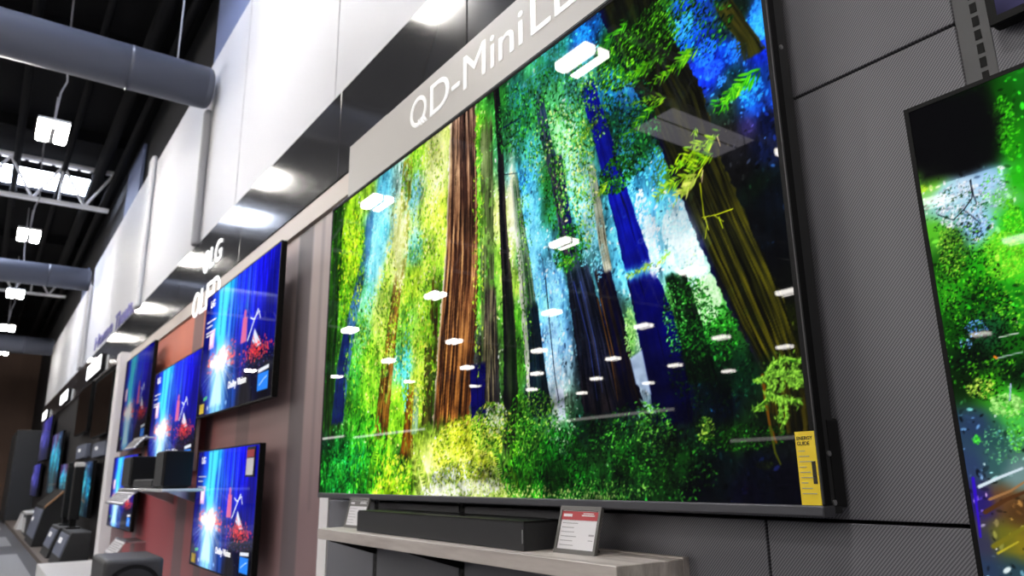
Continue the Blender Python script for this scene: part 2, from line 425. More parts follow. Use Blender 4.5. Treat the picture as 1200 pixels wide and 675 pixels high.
FOREST = {'A': [(0.0121, 0.0563, 30, 60, 20), (0.0225, 0.2791, 40, 80, 20), (0.0072, 0.5493, 25, 60, 25), (0.0072, 0.7833, 20, 40, 30), (0.0113, 0.9519, 25, 80, 30), (0.0853, 0.0959, 140, 190, 50), (0.1121, 0.2263, 150, 210, 40), (0.0809, 0.3631, 90, 150, 40), (0.0932, 0.5707, 70, 120, 40), (0.0918, 0.738, 60, 110, 50), (0.0942, 0.9001, 30, 110, 50), (0.0812, 0.9921, 30, 110, 50), (0.1777, 0.0503, 150, 190, 60), (0.1985, 0.122, 110, 170, 190), (0.2237, 0.0634, 90, 170, 200), (0.2356, 0.2, 110, 200, 225), (0.206, 0.2986, 120, 200, 220), (0.1829, 0.4014, 110, 190, 140), (0.1633, 0.506, 120, 190, 120),
       (0.1342, 0.636, 90, 180, 80), (0.1522, 0.7731, 80, 160, 50), (0.1659, 0.9033, 30, 110, 60), (0.1704, 0.991, 40, 120, 40), (0.2957, 0.0796, 170, 210, 200), (0.2829, 0.1697, 190, 220, 150), (0.2769, 0.2764, 200, 220, 120), (0.242, 0.3695, 170, 220, 90), (0.2297, 0.4728, 170, 210, 80), (0.202, 0.5978, 140, 200, 60), (0.1899, 0.7004, 130, 200, 60), (0.2284, 0.8326, 110, 180, 50), (0.2631, 0.9312, 130, 200, 50), (0.2804, 1.001, 170, 210, 50), (0.3548, 0.0492, 150, 210, 60), (0.3583, 0.2122, 170, 215, 90), (0.3484, 0.1534, 120, 200, 220), (0.3549, 0.3144, 130, 210, 180),
       (0.3487, 0.4134, 190, 225, 80), (0.3376, 0.5341, 140, 210, 90), (0.3295, 0.6537, 90, 190, 180), (0.3152, 0.7467, 140, 210, 60), (0.3312, 0.8192, 130, 190, 50), (0.32, 0.9101, 60, 100, 40), (0.3488, 0.9777, 130, 180, 50), (0.4154, 0.0382, 190, 210, 110), (0.4112, 0.1139, 200, 225, 130), (0.4078, 0.2402, 190, 220, 80), (0.4018, 0.362, 170, 220, 80), (0.3907, 0.4793, 160, 215, 80), (0.3797, 0.5951, 150, 210, 60), (0.3689, 0.7094, 170, 215, 60), (0.3714, 0.8236, 90, 110, 40), (0.3784, 0.9127, 190, 220, 90), (0.3875, 0.9882, 180, 220, 110), (0.4417, 0.5215, 70, 110, 30),
       (0.4241, 0.6756, 60, 80, 30), (0.4086, 0.7839, 60, 80, 30), (0.4346, 0.9256, 190, 210, 100), (0.5006, 0.8782, 190, 200, 60), (0.5008, 0.9378, 200, 210, 110), (0.4691, 0.997, 170, 200, 90), (0.5413, 0.9103, 210, 215, 110), (0.5694, 0.9858, 150, 180, 80), (0.5608, 0.8542, 150, 190, 80), (0.537, 0.1023, 90, 150, 50), (0.5366, 0.3129, 130, 200, 70), (0.5425, 0.4933, 100, 170, 60), (0.5559, 0.6859, 60, 60, 60), (0.5476, 0.7843, 25, 25, 80), (0.5925, 0.0507, 60, 130, 60), (0.6155, 0.1383, 80, 150, 110), (0.6263, 0.0558, 70, 150, 150), (0.5938, 0.3452, 200, 215, 130),
       (0.6131, 0.3348, 210, 220, 160), (0.6022, 0.4559, 150, 200, 80), (0.6199, 0.5252, 170, 215, 90), (0.615, 0.6229, 90, 150, 50), (0.619, 0.7207, 90, 150, 50), (0.616, 0.8139, 70, 130, 40), (0.615, 0.8871, 90, 150, 40), (0.5885, 0.885, 90, 130, 60), (0.6642, 0.0322, 90, 170, 120), (0.6444, 0.1161, 70, 140, 90), (0.6516, 0.2309, 90, 170, 170), (0.636, 0.2953, 60, 130, 190), (0.6526, 0.3784, 110, 200, 250), (0.6474, 0.477, 130, 205, 255), (0.6599, 0.5417, 130, 200, 255), (0.6785, 0.606, 120, 190, 250), (0.6847, 0.6818, 130, 180, 240), (0.6877, 0.7543, 190, 220, 250),
       (0.6893, 0.8159, 200, 225, 200), (0.6883, 0.8588, 120, 190, 120), (0.7085, 0.0179, 60, 140, 130), (0.6972, 0.1375, 90, 160, 110), (0.7115, 0.2324, 110, 180, 120), (0.7011, 0.3265, 60, 140, 70), (0.6914, 0.3904, 70, 150, 110), (0.6813, 0.4735, 90, 150, 170), (0.7033, 0.5595, 130, 190, 250), (0.6518, 0.7097, 30, 60, 40), (0.6586, 0.7843, 25, 30, 60), (0.6485, 0.8897, 60, 130, 50), (0.6552, 0.9592, 70, 150, 50), (0.7023, 0.8938, 40, 90, 60), (0.7078, 0.9598, 40, 120, 40), (0.7643, 0.0402, 30, 90, 160), (0.7534, 0.1436, 90, 160, 150), (0.7505, 0.2417, 90, 160, 120),
       (0.7402, 0.3324, 150, 210, 200), (0.7453, 0.412, 110, 190, 190), (0.746, 0.4867, 110, 190, 210), (0.755, 0.5631, 60, 100, 110), (0.7299, 0.534, 40, 100, 40), (0.8124, 0.1176, 40, 90, 40), (0.8029, 0.1868, 60, 150, 220), (0.8282, 0.2276, 70, 140, 220), (0.8133, 0.2713, 30, 80, 70), (0.8362, 0.3432, 30, 80, 50), (0.8169, 0.3474, 60, 130, 180), (0.8333, 0.4117, 60, 120, 150), (0.8424, 0.4856, 90, 180, 245), (0.8464, 0.5293, 170, 225, 255), (0.8559, 0.5747, 150, 220, 255), (0.833, 0.5639, 100, 190, 240), (0.8518, 0.1271, 70, 140, 40), (0.8371, 0.1698, 70, 130, 40),
       (0.8775, 0.1063, 40, 80, 40), (0.9046, 0.1527, 30, 80, 210), (0.9083, 0.192, 40, 110, 220), (0.9331, 0.2333, 25, 60, 180), (0.9411, 0.2744, 25, 50, 170), (0.9618, 0.2608, 20, 60, 150), (0.9959, 0.2384, 40, 110, 230), (0.9961, 0.2781, 30, 60, 200), (0.9745, 0.208, 30, 50, 30), (0.9762, 0.2587, 40, 45, 20), (0.9636, 0.311, 20, 50, 60), (0.9838, 0.3599, 30, 80, 150), (0.9913, 0.3815, 30, 70, 150), (0.9509, 0.3638, 40, 60, 50), (0.9759, 0.4145, 50, 45, 80), (0.991, 0.4554, 20, 30, 60), (0.8853, 0.4287, 60, 90, 40), (0.8927, 0.4981, 110, 200, 250), (0.8803, 0.531, 170, 235, 255),
       (0.8888, 0.5746, 180, 240, 250), (0.9017, 0.6263, 180, 230, 220), (0.9095, 0.6665, 170, 230, 160), (0.9128, 0.6968, 130, 210, 120), (0.9252, 0.7293, 60, 130, 50), (0.8914, 0.726, 30, 60, 30), (0.8843, 0.6644, 70, 120, 60), (0.9629, 0.4802, 14, 14, 14), (0.9664, 0.5699, 6, 8, 10), (0.9655, 0.4369, 20, 20, 22), (0.9483, 0.409, 30, 28, 20), (0.9877, 0.6364, 4, 6, 8), (0.9937, 0.4133, 12, 20, 50), (0.9857, 0.5383, 8, 12, 20), (0.9854, 0.608, 6, 10, 15), (0.993, 0.6789, 10, 12, 10), (0.9964, 0.745, 30, 35, 10), (0.9783, 0.5195, 12, 25, 15), (0.8319, 0.7236, 160, 210, 180),
       (0.8235, 0.7833, 210, 230, 250), (0.812, 0.718, 120, 190, 90), (0.7842, 0.6936, 20, 25, 60), (0.7618, 0.7701, 20, 25, 40), (0.7857, 0.8228, 12, 12, 40), (0.7453, 0.8651, 30, 70, 50), (0.784, 0.8694, 25, 60, 40), (0.7564, 0.9294, 40, 90, 40), (0.8056, 0.9315, 30, 80, 30), (0.7545, 0.9834, 30, 80, 30), (0.8035, 0.9828, 20, 50, 25), (0.8941, 0.77, 15, 40, 25), (0.9179, 0.7759, 20, 60, 30), (0.9344, 0.807, 12, 40, 25), (0.9055, 0.8285, 8, 20, 25), (0.8755, 0.8373, 10, 10, 60), (0.9224, 0.8583, 10, 20, 40), (0.8631, 0.8781, 20, 40, 40), (0.9018, 0.8959, 15, 40, 25),
       (0.929, 0.8984, 30, 70, 25), (0.9552, 0.8883, 20, 40, 20), (0.8705, 0.9344, 25, 70, 25), (0.9179, 0.9365, 8, 18, 20), (0.9513, 0.9503, 8, 12, 25), (0.8877, 0.9817, 8, 12, 20), (0.9407, 0.9871, 8, 8, 25), (0.9818, 0.9629, 8, 8, 20), (0.9919, 0.8683, 30, 35, 15), (0.9887, 0.916, 15, 20, 20), (0.848, 0.9753, 25, 60, 25)],
 'F': [([(0.8107, 0.7493), (0.8278, 0.738), (0.8368, 0.8192), (0.8171, 0.7973)], (205, 225, 255)), ([(0.6902, 0.7812), (0.7052, 0.784), (0.708, 0.8441), (0.6961, 0.846)], (225, 235, 255)), ([(0.8206, 0.8239), (0.8294, 0.8329), (0.8401, 0.8434), (0.8418, 0.8554), (0.8288, 0.8477)], (190, 235, 215)), ([(0.6873, 0.5718), (0.7175, 0.547), (0.7331, 0.8143), (0.709, 0.861), (0.6926, 0.8077)], None)],
 'G': [(0.6385, 0.1337, 0.0408, 0.0991, (22, 78, 40), 0.55), (0.7008, 0.3364, 0.0225, 0.0789, (20, 76, 34), 0.5), (0.6909, 0.0344, 0.0514, 0.0649, (30, 84, 60), 0.5), (0.7644, 0.2718, 0.0201, 0.1136, (30, 90, 60), 0.4), (0.725, 0.4948, 0.0179, 0.0552, (18, 66, 26), 0.55), (0.819, 0.2942, 0.0383, 0.0803, (14, 44, 30), 0.5), (0.8319, 0.1363, 0.051, 0.0739, (18, 50, 18), 0.5), (0.1505, 0.2443, 0.015, 0.1808, (40, 90, 30), 0.4), (0.3357, 0.4587, 0.0143, 0.127, (60, 110, 30), 0.35), (0.6086, 0.699, 0.0144, 0.1541, (30, 70, 24), 0.5), (0.1565, 0.721, 0.0354, 0.1337, (40, 100, 30), 0.4),
       (0.673, 0.8571, 0.0312, 0.0277, (20, 60, 24), 0.5), (0.758, 0.8824, 0.0524, 0.0221, (12, 34, 20), 0.6), (0.416, 0.078, 0.032, 0.119, (245, 250, 180), 0.75), (0.2895, 0.2825, 0.0249, 0.1368, (245, 250, 190), 0.65), (0.3862, 0.228, 0.0219, 0.078, (220, 245, 140), 0.5), (0.3487, 0.167, 0.0145, 0.1083, (190, 240, 250), 0.6), (0.2035, 0.2406, 0.0315, 0.1752, (140, 220, 250), 0.45), (0.2307, 0.0677, 0.0346, 0.0898, (130, 205, 240), 0.5), (0.2287, 0.4456, 0.0232, 0.1094, (225, 245, 150), 0.5), (0.3674, 0.639, 0.0188, 0.1185, (225, 245, 130), 0.5),
       (0.1002, 0.2207, 0.024, 0.1248, (190, 235, 80), 0.4), (0.6131, 0.3348, 0.0076, 0.1276, (255, 250, 205), 0.75), (0.6563, 0.4613, 0.0154, 0.1187, (140, 210, 255), 0.5), (0.6886, 0.7189, 0.0123, 0.1246, (190, 225, 255), 0.6), (0.6923, 0.8163, 0.0075, 0.0517, (245, 250, 240), 0.7), (0.759, 0.4385, 0.0112, 0.0906, (200, 240, 250), 0.5), (0.711, 0.2525, 0.0223, 0.06, (170, 225, 170), 0.4), (0.4468, 0.9874, 0.059, 0.0243, (250, 252, 225), 0.7), (0.507, 0.9282, 0.0497, 0.0392, (245, 248, 130), 0.45), (0.5704, 0.84, 0.0226, 0.0305, (245, 245, 210), 0.6),
       (0.3988, 0.935, 0.0197, 0.0641, (235, 248, 170), 0.6), (0.89, 0.5519, 0.0166, 0.0397, (225, 248, 255), 0.6), (0.8464, 0.5293, 0.0081, 0.0644, (215, 240, 255), 0.5), (0.5313, 0.9806, 0.0276, 0.0171, (250, 250, 225), 0.6)],
 'K': [([(0.7288, 0.57), (0.7506, 0.7005), (0.7602, 0.8187)], 2.53, (50, 62, 110)), ([(0.7404, 0.5748), (0.7601, 0.7032), (0.7685, 0.804)], 1.86, (60, 76, 126)), ([(0.7669, 0.6204), (0.7837, 0.7425), (0.7907, 0.8236)], 3.14, (84, 60, 34)), ([(0.7723, 0.6224), (0.7887, 0.7438)], 2.05, (110, 80, 46)), ([(0.6783, 0.5397), (0.6851, 0.6637), (0.6908, 0.7549), (0.6971, 0.8085)], 2.68, (15, 25, 40)), ([(0.5959, 0.1233), (0.6196, 0.1256), (0.6423, 0.1278)], 3.11, (20, 30, 70)), ([(0.5954, 0.1732), (0.6151, 0.1717)], 2.01, (25, 30, 40)), ([(0.5947, 0.2469), (0.6254, 0.2626)], 2.01, (40, 40, 50)),
       ([(0.9484, 0.5381), (0.9294, 0.5377), (0.9137, 0.5336)], 1.72, (190, 200, 50)), ([(0.915, 0.4721), (0.9159, 0.5117), (0.9164, 0.5396)], 2.35, (170, 180, 40)), ([(0.9192, 0.4512), (0.917, 0.4734)], 2.35, (190, 170, 150)), ([(0.9176, 0.5357), (0.9203, 0.56)], 1.59, (190, 200, 80)), ([(0.9329, 0.5442), (0.9364, 0.5655)], 1.82, (170, 190, 40)), ([(0.9275, 0.5367), (0.938, 0.5545)], 1.18, (170, 180, 60)), ([(0.9188, 0.5516), (0.9156, 0.5726)], 1.35, (150, 160, 40)), ([(0.939, 0.402), (0.9417, 0.4228)], 1.72, (210, 190, 150)),
       ([(0.9624, 0.813), (0.9632, 0.8515), (0.9649, 0.8894), (0.9696, 0.9145)], 4.92, (110, 78, 24)), ([(0.9649, 0.8894), (0.9672, 0.9265), (0.9715, 0.9449)], 3.78, (80, 84, 24))],
 'L': [(0.1019, 0.2518, 0.0558, 0.1857, 320, 6.74, (160, 215, 40), (60, 110, 20), 80), (0.1509, 0.6124, 0.0577, 0.1654, 260, 6.04, (130, 215, 50), (40, 110, 30), 80), (0.2165, 0.5486, 0.0601, 0.1613, 250, 5.725, (190, 230, 90), (80, 150, 40), 75), (0.2611, 0.4572, 0.0318, 0.1603, 160, 5.595, (215, 230, 100), (120, 170, 50), 75), (0.3095, 0.5501, 0.0265, 0.1263, 120, 5.22, (190, 225, 70), (100, 160, 40), 75), (0.3616, 0.3685, 0.0391, 0.2299, 300, 5.13, (205, 235, 80), (120, 190, 60), 80), (0.4047, 0.213, 0.032, 0.1804, 240, 5.015, (225, 240, 120), (150, 210, 60), 80),
       (0.3885, 0.6442, 0.0259, 0.1399, 160, 4.72, (200, 235, 70), (90, 160, 40), 80), (0.3523, 0.6826, 0.0217, 0.1184, 100, 4.86, (220, 240, 90), (120, 200, 60), 80), (0.3256, 0.0571, 0.0305, 0.0847, 80, 5.615, (60, 120, 30), (170, 210, 50), 80), (0.5322, 0.3784, 0.0129, 0.3148, 120, 4.225, (200, 225, 80), (110, 180, 50), 80), (0.6884, 0.1516, 0.0764, 0.0945, 420, 4.535, (80, 165, 70), (20, 76, 36), 60), (0.6158, 0.1158, 0.0348, 0.0789, 180, 5.005, (60, 140, 60), (25, 80, 50), 60), (0.703, 0.2467, 0.0486, 0.0808, 190, 3.91, (160, 210, 110), (60, 140, 60), 55),
       (0.7036, 0.358, 0.0222, 0.0781, 150, 3.795, (60, 130, 40), (25, 80, 30), 50), (0.7294, 0.335, 0.0243, 0.0961, 200, 4.1, (190, 225, 120), (80, 160, 80), 50), (0.754, 0.3701, 0.0172, 0.1301, 220, 3.93, (200, 225, 120), (80, 150, 50), 55), (0.7205, 0.4926, 0.0241, 0.0462, 200, 3.985, (60, 140, 40), (25, 85, 25), 40), (0.7662, 0.2146, 0.036, 0.0769, 200, 3.99, (130, 180, 90), (50, 110, 40), 50), (0.638, 0.5128, 0.014, 0.2379, 160, 3.57, (120, 180, 60), (50, 110, 30), 70), (0.805, 0.3844, 0.0258, 0.0352, 240, 3.965, (50, 110, 35), (15, 60, 20), 40),
       (0.8366, 0.3346, 0.0317, 0.0606, 330, 4.185, (40, 95, 40), (15, 50, 30), 40), (0.8282, 0.2276, 0.0328, 0.0632, 160, 4.35, (40, 100, 60), (15, 50, 40), 40), (0.8443, 0.152, 0.0558, 0.0582, 500, 4.31, (95, 160, 35), (25, 65, 15), -30), (0.8833, 0.1124, 0.0458, 0.0388, 300, 4.105, (70, 125, 30), (18, 48, 14), -30), (0.9353, 0.1928, 0.0299, 0.0489, 160, 3.68, (45, 100, 30), (10, 34, 14), -35), (0.8975, 0.7061, 0.0197, 0.0645, 260, 3.42, (50, 120, 40), (15, 60, 25), 20), (0.9248, 0.7361, 0.0165, 0.0412, 200, 3.195, (60, 150, 50), (20, 70, 25), 20),
       (0.8724, 0.6903, 0.0126, 0.0594, 140, 2.98, (100, 190, 90), (30, 90, 40), 20), (0.9078, 0.7874, 0.0427, 0.0689, 300, 2.735, (22, 62, 26), (6, 24, 16), 20), (0.1151, 0.9401, 0.1097, 0.0727, 320, 7.385, (60, 160, 60), (15, 80, 35), -60), (0.2932, 0.9551, 0.0632, 0.0574, 320, 6.175, (210, 230, 70), (90, 170, 40), -50), (0.1982, 0.8799, 0.0659, 0.1, 200, 8.25, (90, 190, 50), (30, 110, 30), -70), (0.5007, 0.8882, 0.076, 0.0679, 900, 4.92, (235, 235, 100), (150, 190, 50), -20), (0.5009, 0.9672, 0.0836, 0.0429, 420, 3.86, (225, 235, 170), (130, 170, 80), -10),
       (0.5609, 0.8446, 0.0422, 0.05, 380, 4.61, (190, 215, 90), (80, 140, 40), -20), (0.624, 0.8607, 0.0238, 0.0724, 260, 4.2, (110, 180, 50), (40, 100, 30), -20), (0.654, 0.855, 0.0356, 0.0706, 420, 4.075, (140, 200, 80), (40, 110, 40), -20), (0.6552, 0.9592, 0.0635, 0.0477, 500, 4.725, (90, 180, 50), (25, 100, 30), -60), (0.6939, 0.9349, 0.0413, 0.0662, 420, 5.245, (50, 150, 40), (15, 80, 25), -60), (0.7432, 0.9288, 0.0603, 0.0711, 380, 3.85, (55, 130, 45), (10, 48, 20), -10), (0.8126, 0.9024, 0.0464, 0.0665, 380, 3.43, (85, 160, 60), (10, 42, 18), -10),
       (0.7545, 0.9834, 0.0714, 0.0184, 220, 3.35, (130, 180, 90), (40, 100, 40), -60), (0.8365, 0.8752, 0.022, 0.0363, 160, 3.635, (120, 190, 80), (30, 90, 35), 0), (0.8651, 0.941, 0.0407, 0.0522, 260, 3.11, (60, 130, 45), (8, 32, 14), -10), (0.8985, 0.8861, 0.0095, 0.0189, 70, 3.24, (150, 180, 80), (50, 95, 35), 0), (0.9375, 0.9018, 0.0386, 0.0178, 200, 2.52, (45, 105, 25), (10, 36, 10), -20), (0.7032, 0.8604, 0.0176, 0.0504, 100, 3.04, (180, 220, 170), (60, 140, 70), 0)],
 'M': [([(0.9654, 0.8175), (0.973, 0.7999), (0.9854, 0.794), (1.0002, 0.8014)], 8.76), ([(0.9721, 0.8151), (0.9826, 0.8123), (0.9989, 0.8208)], 6.68), ([(0.9652, 0.82), (0.9692, 0.8336), (0.964, 0.8517), (0.9569, 0.8607), (0.9518, 0.8625)], 5.8), ([(0.9663, 0.8419), (0.9755, 0.8485), (0.9852, 0.8551), (0.995, 0.8567)], 6.74), ([(0.9721, 0.8151), (0.9714, 0.8378)], 4.76), ([(0.9753, 0.851), (0.9765, 0.8686), (0.9731, 0.8854)], 3.84), ([(0.9814, 0.8545), (0.9813, 0.879), (0.9747, 0.8966)], 2.33), ([(0.9924, 0.8045), (0.9966, 0.8326)], 5.6), ([(0.9544, 0.8204), (0.9661, 0.8189)], 3.98),
       ([(0.9807, 0.8043), (0.9813, 0.8321), (0.976, 0.8411)], 3.78), ([(0.9849, 0.8253), (0.9942, 0.8346)], 4.72)],
 'N': [((0.941, 0.4004), (0.8914, 0.4164), 60, 20.68, (185, 215, 60), (120, 170, 30)), ((0.9325, 0.4288), (0.8799, 0.4251), 50, 16.24, (170, 205, 50), (90, 150, 30)), ((0.9186, 0.4429), (0.8612, 0.4598), 60, 17.77, (190, 215, 70), (110, 160, 40)), ((0.9158, 0.4569), (0.8828, 0.4794), 50, 18.95, (225, 230, 140), (170, 200, 80)), ((0.8811, 0.2814), (0.8362, 0.2528), 30, 13.17, (150, 190, 50), (80, 130, 30)), ((0.8719, 0.2789), (0.8221, 0.3149), 30, 16.05, (110, 170, 40), (60, 110, 25)), ((0.9234, 0.2155), (0.8689, 0.2408), 60, 19.84, (130, 190, 40), (60, 120, 25)),
       ((0.8713, 0.1887), (0.8333, 0.1983), 40, 16.4, (120, 180, 40), (60, 120, 25)), ((0.9906, 0.3228), (0.9439, 0.3501), 50, 19.2, (90, 180, 40), (30, 100, 20)), ((0.9738, 0.3296), (0.9482, 0.3425), 30, 15.39, (130, 210, 50), (60, 130, 30)), ((0.9627, 0.3262), (0.9511, 0.3608), 24, 13.42, (90, 170, 40), (40, 100, 25)), ((0.8497, 0.5847), (0.8133, 0.5966), 30, 10.28, (190, 215, 110), (110, 150, 60)), ((0.8726, 0.5747), (0.8551, 0.5904), 20, 11.09, (180, 215, 100), (110, 160, 60)), ((0.8346, 0.0711), (0.7849, 0.0952), 40, 17.87, (90, 170, 40), (40, 100, 25)),
       ((0.9154, 0.3681), (0.9107, 0.3972), 14, 9.7, (170, 200, 60), (110, 150, 40)), ((0.7798, 0.2449), (0.7496, 0.2706), 30, 12.39, (150, 180, 70), (70, 110, 30)), ((0.7912, 0.3937), (0.7742, 0.4069), 30, 11.78, (170, 200, 60), (70, 120, 30)), ((0.7348, 0.518), (0.7042, 0.5262), 24, 10.93, (150, 200, 60), (60, 120, 30))],
 'R': [((0.204, 1.0026), (0.2662, 0.8529), -16.1, 13.34, (150, 215, 60), (70, 150, 40)), ((0.1649, 1.0158), (0.2305, 0.8818), -11.08, 11.08, (90, 180, 50), (40, 120, 40)), ((0.4001, 1.0048), (0.3406, 0.8659), 13.02, 8.67, (215, 235, 150), (150, 200, 80)), ((0.4122, 1.0086), (0.3571, 0.885), 4.31, 10.68, (225, 240, 130), (160, 210, 70)), ((0.3928, 1.0092), (0.3203, 0.9215), 8.71, 8.71, (215, 235, 110), (150, 200, 60)), ((0.4169, 1.0064), (0.4223, 0.8935), -6.41, 8.47, (210, 230, 130), (140, 190, 70)), ((0.3804, 1.0095), (0.3515, 0.8712), 0.0, 11.05, (220, 238, 140), (170, 215, 90)),
       ((0.6269, 0.9989), (0.6113, 0.9085), 0.0, 9.79, (100, 190, 50), (40, 130, 35)), ((0.6186, 0.9991), (0.5917, 0.9312), 4.99, 8.21, (190, 220, 70), (90, 160, 40)), ((0.6302, 0.9988), (0.6528, 0.9161), -4.85, 8.06, (110, 200, 60), (50, 140, 40)), ((0.6352, 0.9936), (0.6803, 0.875), -6.43, 8.06, (120, 210, 70), (40, 140, 40)), ((0.6416, 1.0002), (0.628, 0.9325), 3.21, 7.92, (140, 210, 60), (60, 150, 40)), ((0.6699, 0.9995), (0.7023, 0.8938), -7.68, 10.7, (60, 170, 50), (20, 110, 35)), ((0.6849, 0.9991), (0.719, 0.9115), -6.0, 10.5, (40, 150, 40), (20, 100, 30)),
       ((0.6775, 0.9993), (0.6933, 0.9596), -3.07, 7.57, (90, 190, 60), (40, 130, 40)), ((0.1193, 1.012), (0.0488, 0.9117), 8.75, 11.58, (80, 170, 60), (30, 110, 40)), ((0.1011, 1.0125), (0.1054, 0.9006), 0.0, 11.81, (60, 150, 60), (20, 100, 40)), ((0.5878, 0.9584), (0.5549, 0.8824), 6.96, 8.69, (90, 150, 50), (40, 100, 30)), ((0.5604, 0.9301), (0.5314, 0.8709), 5.38, 7.3, (200, 220, 90), (130, 180, 60)), ((0.4904, 0.9573), (0.4458, 0.8949), 7.87, 7.87, (225, 235, 130), (150, 200, 60)), ((0.505, 0.9575), (0.5432, 0.9008), -5.76, 7.68, (230, 235, 120), (160, 200, 60)),
       ((0.5213, 0.919), (0.479, 0.852), 5.71, 7.63, (230, 235, 90), (170, 190, 50)), ((0.7985, 0.9608), (0.7774, 0.8764), 5.06, 7.59, (80, 170, 50), (25, 90, 30)), ((0.7414, 0.9836), (0.7167, 0.8949), 5.5, 8.28, (50, 140, 40), (20, 80, 30)), ((0.8476, 0.9822), (0.84, 0.9188), 2.33, 6.94, (60, 130, 40), (20, 70, 25)), ((0.844, 0.8322), (0.8305, 0.8075), 0.0, 0, (0, 0, 0), (0, 0, 0)), ((0.9475, 0.944), (0.9641, 0.9385), 1.98, 3.9, (50, 60, 25), (25, 35, 20))],
 'S': [(0.3977, 0.105, 0.0383, 0.133, 160, 4.032, (240, 250, 190)), (0.301, 0.2613, 0.0307, 0.1639, 160, 4.344, (235, 250, 170)), (0.1002, 0.2207, 0.04, 0.156, 90, 4.89, (215, 245, 90)), (0.2297, 0.4728, 0.0298, 0.1629, 120, 4.128, (225, 250, 120)), (0.3728, 0.6403, 0.0265, 0.1652, 140, 3.42, (230, 250, 130)), (0.4006, 0.2867, 0.0267, 0.1522, 140, 3.888, (235, 250, 140)), (0.6127, 0.3665, 0.0094, 0.1266, 120, 2.958, (250, 250, 200)), (0.7113, 0.2425, 0.0319, 0.0903, 240, 2.484, (200, 240, 190)), (0.6542, 0.0796, 0.0254, 0.0441, 120, 2.982, (120, 210, 240)),
       (0.6248, 0.1677, 0.0151, 0.0442, 100, 2.814, (110, 200, 250)), (0.7599, 0.4112, 0.0113, 0.0912, 160, 2.202, (225, 245, 190)), (0.2345, 0.171, 0.0476, 0.1456, 220, 4.71, (150, 225, 245)), (0.206, 0.2986, 0.0417, 0.115, 140, 4.56, (140, 220, 240)), (0.3516, 0.1687, 0.0116, 0.1081, 60, 3.858, (170, 235, 250)), (0.3295, 0.6537, 0.0141, 0.1213, 90, 3.618, (120, 210, 240)), (0.6388, 0.1116, 0.0186, 0.0664, 140, 2.784, (90, 190, 240)), (0.6544, 0.2754, 0.0212, 0.0836, 260, 2.64, (110, 200, 250)), (0.6563, 0.4613, 0.0171, 0.1187, 340, 2.526, (130, 205, 255)),
       (0.6903, 0.647, 0.0187, 0.1634, 520, 2.322, (150, 215, 255)), (0.6904, 0.7725, 0.0152, 0.0699, 160, 2.814, (235, 245, 255)), (0.7338, 0.2888, 0.0213, 0.1164, 220, 2.346, (170, 235, 250)), (0.7468, 0.4595, 0.0144, 0.091, 240, 2.226, (150, 225, 250)), (0.6907, 0.0452, 0.0342, 0.0648, 160, 2.658, (110, 200, 240)), (0.7705, 0.517, 0.0109, 0.07, 140, 2.142, (150, 220, 250)), (0.8022, 0.2055, 0.0107, 0.0466, 200, 2.364, (60, 160, 250)), (0.8293, 0.2655, 0.0175, 0.0713, 260, 2.244, (70, 150, 250)), (0.8207, 0.4124, 0.0124, 0.1031, 330, 2.364, (120, 200, 255)),
       (0.8378, 0.5082, 0.0106, 0.0736, 260, 2.388, (220, 240, 255)), (0.851, 0.5562, 0.0091, 0.0635, 200, 2.328, (235, 245, 255)), (0.8855, 0.5338, 0.021, 0.0494, 420, 2.94, (215, 242, 255)), (0.8633, 0.4141, 0.0113, 0.0493, 120, 2.376, (80, 170, 250)), (0.8975, 0.6094, 0.0161, 0.0445, 260, 2.796, (215, 245, 250)), (0.912, 0.6748, 0.0153, 0.0399, 300, 2.682, (200, 245, 190)), (0.7613, 0.0373, 0.012, 0.0325, 120, 3.018, (50, 140, 240)), (0.9066, 0.1583, 0.0171, 0.0272, 300, 2.73, (70, 150, 255)), (0.9339, 0.2375, 0.0139, 0.0257, 220, 2.514, (50, 110, 250)),
       (0.9409, 0.2775, 0.0116, 0.0158, 140, 2.49, (50, 100, 250)), (0.9643, 0.2666, 0.0092, 0.0215, 70, 2.394, (50, 120, 240)), (0.9942, 0.2367, 0.0085, 0.0391, 260, 2.604, (70, 150, 255)), (0.9797, 0.3534, 0.0138, 0.0235, 120, 2.58, (60, 150, 250)), (0.9493, 0.3064, 0.0056, 0.0123, 40, 2.07, (70, 140, 255)), (0.8323, 0.716, 0.0115, 0.0462, 180, 2.334, (200, 235, 190)), (0.8127, 0.7022, 0.0072, 0.0474, 120, 2.37, (170, 225, 140)), (0.8959, 0.6389, 0.0081, 0.0735, 60, 2.094, (180, 230, 150)), (0.8843, 0.6644, 0.0061, 0.0591, 80, 2.13, (170, 230, 170)),
       (0.4577, 0.957, 0.0448, 0.0243, 60, 3.684, (235, 245, 240)), (0.4468, 0.9874, 0.0681, 0.0163, 80, 3.708, (240, 245, 225)), (0.5313, 0.9768, 0.0594, 0.019, 80, 3.342, (240, 245, 225)), (0.5705, 0.8266, 0.0264, 0.0345, 80, 2.85, (235, 245, 220)), (0.6051, 0.9853, 0.1047, 0.0142, 120, 2.622, (215, 230, 150)), (0.7278, 0.9916, 0.0547, 0.0079, 60, 2.184, (200, 225, 150))],
